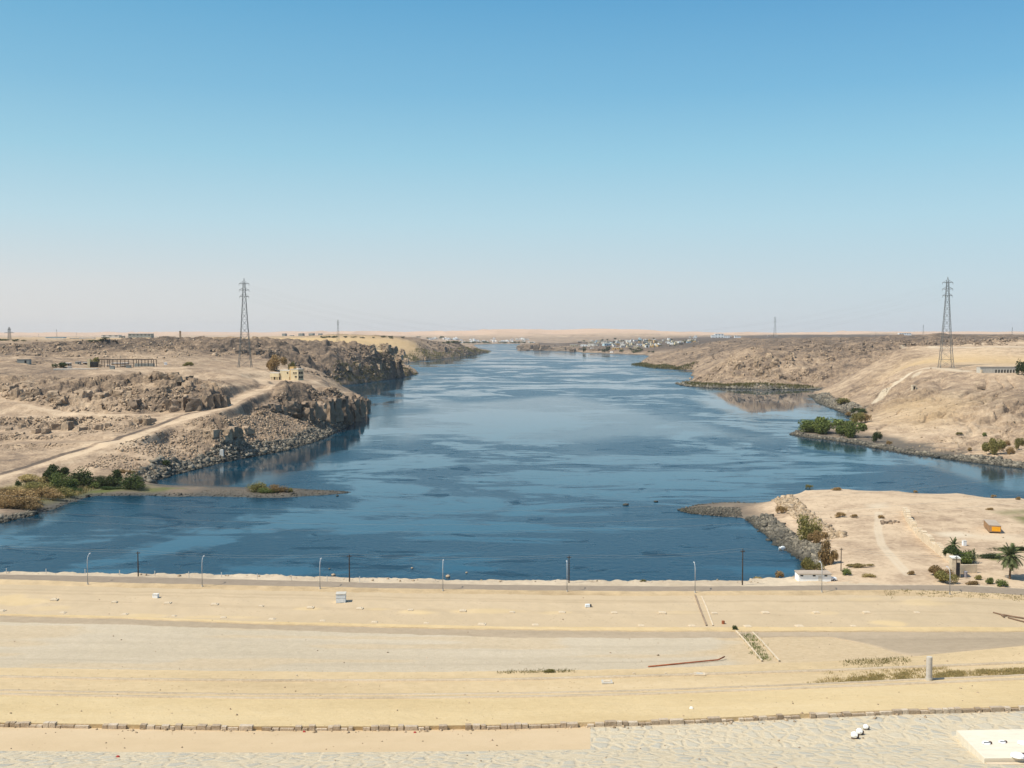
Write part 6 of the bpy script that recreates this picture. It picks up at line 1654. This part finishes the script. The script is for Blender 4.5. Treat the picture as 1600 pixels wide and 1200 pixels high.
crag_field([(360, 545), (520, 548), (600, 536), (620, 545), (648, 582), (560, 594), (500, 590), (440, 566)], 1500, (.4, 2.2), 'crag', 7)
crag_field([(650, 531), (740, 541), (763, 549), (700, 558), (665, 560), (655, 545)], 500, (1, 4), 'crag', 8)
crag_field([(1060, 598), (1100, 580), (1165, 541), (1240, 550), (1320, 556), (1300, 575), (1280, 605), (1200, 606)], 1300, (.4, 1.9), 'crag2', 9)
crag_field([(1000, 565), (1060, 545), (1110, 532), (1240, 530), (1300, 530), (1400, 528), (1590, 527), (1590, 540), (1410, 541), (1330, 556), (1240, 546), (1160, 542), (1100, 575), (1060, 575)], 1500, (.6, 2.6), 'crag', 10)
crag_field([(1290, 612), (1400, 552), (1600, 590), (1600, 725), (1500, 715), (1370, 690), (1360, 636)], 700, (.2, .8), 'palerip', 11)
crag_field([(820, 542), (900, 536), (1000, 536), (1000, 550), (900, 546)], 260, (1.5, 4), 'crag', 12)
crag_field([(1220, 766), (1600, 778), (1600, 860), (1320, 890), (1260, 820)], 260, (.1, .3), 'palerip', 13)
cliff('cliff', cliff_line([(415, 640, 12), (450, 646, 20), (480, 650, 26), (510, 655, 32), (535, 656, 34)], 18, 13) + cliff_line([(430, 628, 9), (470, 630, 11), (520, 632, 14), (545, 634, 13)], 16, 9), 'crag', 1, 850)  # darker rock colour stands in for shade on the bluff faces
cliff('cliff', [(540, 664, 18, 40, 1), (551, 659, 17, 36, 1), (561, 652, 15, 29, 1), (569, 647, 13, 26, 1), (573, 640, 9, 20, 1), (556, 645, 14, 30, 1)], 'crag', 11)  # tip blocks: shade painted in with the same darker rock
cliff('cliff', cliff_line([(212, 640, 16), (240, 641, 15), (262, 640, 20), (285, 640, 20)], 14, 7, 2) + cliff_line([(303, 640, 27), (325, 639, 27), (345, 634, 22)], 15, 6, 2), 'crag', 2)  # shaded look of these faces is put into the darker rock colour
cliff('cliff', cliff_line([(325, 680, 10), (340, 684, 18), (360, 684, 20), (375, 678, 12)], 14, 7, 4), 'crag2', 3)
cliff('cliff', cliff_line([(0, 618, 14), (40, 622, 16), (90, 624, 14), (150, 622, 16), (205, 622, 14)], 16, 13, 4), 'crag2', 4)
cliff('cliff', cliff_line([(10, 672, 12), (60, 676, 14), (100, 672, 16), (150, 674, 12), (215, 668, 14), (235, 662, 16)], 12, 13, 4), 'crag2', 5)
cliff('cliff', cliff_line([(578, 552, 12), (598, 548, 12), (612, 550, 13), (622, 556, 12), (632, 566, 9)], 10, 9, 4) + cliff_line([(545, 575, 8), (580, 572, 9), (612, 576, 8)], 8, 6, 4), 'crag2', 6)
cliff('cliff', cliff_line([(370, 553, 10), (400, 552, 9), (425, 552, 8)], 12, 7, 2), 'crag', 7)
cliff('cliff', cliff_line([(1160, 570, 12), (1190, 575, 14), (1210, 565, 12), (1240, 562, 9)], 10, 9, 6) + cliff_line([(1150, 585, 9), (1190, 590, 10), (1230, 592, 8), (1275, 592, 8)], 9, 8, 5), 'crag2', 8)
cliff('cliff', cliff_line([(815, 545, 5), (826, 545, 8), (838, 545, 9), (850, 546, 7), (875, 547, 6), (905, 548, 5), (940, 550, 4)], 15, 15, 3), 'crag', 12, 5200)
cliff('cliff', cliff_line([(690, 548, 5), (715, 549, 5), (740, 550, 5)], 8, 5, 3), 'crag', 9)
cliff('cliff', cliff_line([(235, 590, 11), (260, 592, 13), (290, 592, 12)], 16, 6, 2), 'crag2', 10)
r2 = np.random.default_rng(77); pts = []
for (y0, y1, nn_) in ((1048, 1126, 330), (1140, 1172, 60), (985, 1048, 200), (930, 982, 160), (1145, 1240, 150)):
    for _ in range(nn_):
        x_ = r2.uniform(-60, 1660); y_ = r2.uniform(y0, y1); pts.append(fg(x_, y_))
P_ = np.array(pts); rocks('loose_stones', P_[:, 0], P_[:, 1], P_[:, 2], .035 + .13 * r2.random(len(P_)) ** 4, 'crag2', 78)
pts = [fg(x_, np.interp(x_, CX, LY[12]) + abs(r2.normal(0, 3.0))) for x_ in r2.uniform(-60, 1660, 220)] + [fg(x_, np.interp(x_, CX, LY[0]) + r2.uniform(.3, 3)) for x_ in r2.uniform(-60, 1200, 260)]
P_ = np.array(pts); rocks('loose_stones', P_[:, 0], P_[:, 1], P_[:, 2], .05 + .22 * r2.random(len(P_)) ** 3, 'palerip', 79)
# single rocks standing in the water or on the ground
def rock(px, py, w, h, mat, label, near_=False, water=False, name='boulder', seed=0):
    p = (*map(float, at_z(px, py, 0.0)), 0.0) if water else (fg(px, py) if near_ else ground(px, py)); k = mpp(p)
    r = np.random.default_rng(seed + int(px)); V = IV * (1 + r.normal(size=(12, 1)) * .15); V = np.sign(V) * np.abs(V) ** .75; V = V * np.array([w * k / 2, w * k / 2, h * k * .65])
    V[:, 2] += h * k * .25; me = np_mesh(name, V, None, IF); me.materials.append(M[mat]); o = link_mesh(name, me); o.location = p
    return T(o, label, 'rock', 'rocks in the water' if water else None)
rock(700, 901.5, 8, 4, 'palerip', 'pale boulder in the water beside the lone street lamp', water=True); rock(729, 895, 4, 2, 'palerip', 'small rock in the water right of the pale boulder', water=True)
rock(978, 789, 11, 3, 'riprap', 'brown rock in the water left of the right spit', water=True); rock(1025, 784, 8, 2, 'riprap', 'small brown rock in the water near the tip of the right spit', water=True)
rock(644, 888, 4, 2, 'palerip', 'small rock in the water left of the lone street lamp', water=True); rock(521, 899, 7, 3, 'palerip', 'pale flat rock in the water above the large white block', water=True); rock(515, 889, 4, 2, 'waterrock', 'tiny brown rock in the water above the large white block', water=True)
rock(1121, 906.5, 4, 2, 'waterrock', 'small rock in the water near the right power pole', water=True); rock(527, 775, 5, 2, 'riprap', 'dark rock at the water edge of the left gravel spit', water=True)
for i, (x, y, w) in enumerate([(606, 904, 5), (646, 907, 4), (652, 906, 4), (582, 906, 4), (625, 907, 3), (220, 897.5, 5), (228, 898, 4), (280, 899, 6), (404, 900, 5)]):
    rock(x, y + 1.5, w, 3.5, 'palerip', 'pale boulder lying on the edge of the near river bank', True)['group'] = 'pale boulders on the near river bank'
p = (*map(float, at_z(1222, 858, 0.0)), 0.0); k = mpp(p); m = MB(); m.box((0, 0, .35), (9 * k, 5.5 * k, .7), rz=.35, taper=.9); m.box((.3, .2, .75), (5 * k, 3 * k, .3), rz=.4, taper=.8)
o = m.build('pale_slab_rock', M['boxwhite']); o.location = p; T(o, 'flat white slab lying in the water beside the riprap', 'rock')
p = ground(346.5, 713); m = MB(); m.box((0, 0, 1.6), (2.2, 1.4, 3.6), taper=.8); m.box((0, 0, 3.5), (1.5, 1.1, .4), taper=.8); o = m.build('white_marker', M['offwhite']); o.location = p; T(o, 'white stone marker standing above the left riprap', 'marker')

# ================================================================== LIGHT, SKY, AIR, CAMERA
EXPO = .27
SUN_EL, SUN_AZ = R(55), R(249)       # azimuth clockwise from the view direction (+Y)
sd = bpy.data.lights.new('sun', 'SUN'); sd.energy = 4.4; sd.angle = R(.53); sd.color = (1.0, .935, .80)
so = bpy.data.objects.new('sun', sd); COL.objects.link(so)
dirn = np.array([math.sin(SUN_AZ) * math.cos(SUN_EL), math.cos(SUN_AZ) * math.cos(SUN_EL), math.sin(SUN_EL)])
from mathutils import Vector
so.rotation_euler = Vector(dirn).to_track_quat('Z', 'Y').to_euler(); so.location = (0, 0, 300)
w = bpy.data.worlds.new('World'); scene.world = w; w.use_nodes = True; nt = w.node_tree
bg = nt.nodes['Background']; sky = nt.nodes.new('ShaderNodeTexSky'); sky.sky_type = 'NISHITA'; sky.sun_disc = False
sky.sun_elevation = SUN_EL; sky.sun_rotation = SUN_AZ; sky.altitude = 100; sky.air_density = 1.0; sky.dust_density = 1.0; sky.ozone_density = 1.5
# hand-set colour gradient laid over most of the visible sky, a little warmer towards the left
tc = nt.nodes.new('ShaderNodeTexCoord'); sp = nt.nodes.new('ShaderNodeSeparateXYZ'); nt.links.new(tc.outputs['Generated'], sp.inputs[0])
STR = .12
z = math_n(nt, 'MULTIPLY', sp.outputs[2], 2.5, clamp=True)
def srgb(r, g, b): return tuple(((c / 255 + .055) / 1.055) ** 2.4 for c in (r, g, b))
ZS = (0, .11, .265, .417, .56, .76, 1)
dl = ramp(nt, z, [(q, srgb(*c)) for q, c in zip(ZS, ((223, 219, 215), (218, 220, 220), (189, 218, 229), (158, 206, 226), (133, 190, 220), (105, 173, 212), (78, 146, 196)))])
dr = ramp(nt, z, [(q, srgb(*c)) for q, c in zip(ZS, ((201, 211, 219), (194, 215, 225), (176, 214, 230), (149, 203, 228), (120, 184, 221), (93, 161, 209), (64, 136, 194)))])
sky_grad = mixc(nt, math_n(nt, 'MULTIPLY_ADD', sp.outputs[0], 1.0, .5, clamp=True), dl, dr)
sc_ = nt.nodes.new('ShaderNodeVectorMath'); sc_.operation = 'SCALE'; nt.links.new(sky_grad, sc_.inputs[0]); sc_.inputs['Scale'].default_value = 1 / STR / 2 ** EXPO
low = math_n(nt, 'SUBTRACT', 1.0, math_n(nt, 'MULTIPLY_ADD', sp.outputs[2], 2.5, -1.1, clamp=True), clamp=True)
nt.links.new(mixc(nt, math_n(nt, 'MULTIPLY', low, .96), sky.outputs[0], sc_.outputs[0]), bg.inputs[0]); bg.inputs[1].default_value = STR
# thin desert haze
hz, ntz, bz = new_mat('thin_haze'); ntz.nodes.remove(bz)
pv = ntz.nodes.new('ShaderNodeVolumePrincipled'); pv.inputs['Color'].default_value = (.97, .97, 1.0, 1); pv.inputs['Density'].default_value = 3e-5; pv.inputs['Anisotropy'].default_value = 0
ntz.links.new(pv.outputs[0], [n for n in ntz.nodes if n.type == 'OUTPUT_MATERIAL'][0].inputs['Volume'])
m = MB(); m.box((0, 8100, 95), (24000, 17000, 206)); HAZE = m.build('haze', hz); T(HAZE, kind='stuff')

cd = bpy.data.cameras.new('camera'); cam = bpy.data.objects.new('camera', cd); COL.objects.link(cam)
cam.location = (0, 0, CAMZ); cam.rotation_euler = (math.pi / 2 - PITCH, 0, 0); cd.sensor_width = 36; cd.lens = 36; cd.clip_start = .5; cd.clip_end = 120000
scene.camera = cam
scene.view_settings.view_transform = 'Standard'; scene.view_settings.look = 'None'; scene.view_settings.exposure = EXPO; scene.view_settings.gamma = 1; scene.view_settings.use_curve_mapping = False
scene.cycles.volume_bounces = 0; scene.cycles.max_bounces = 6
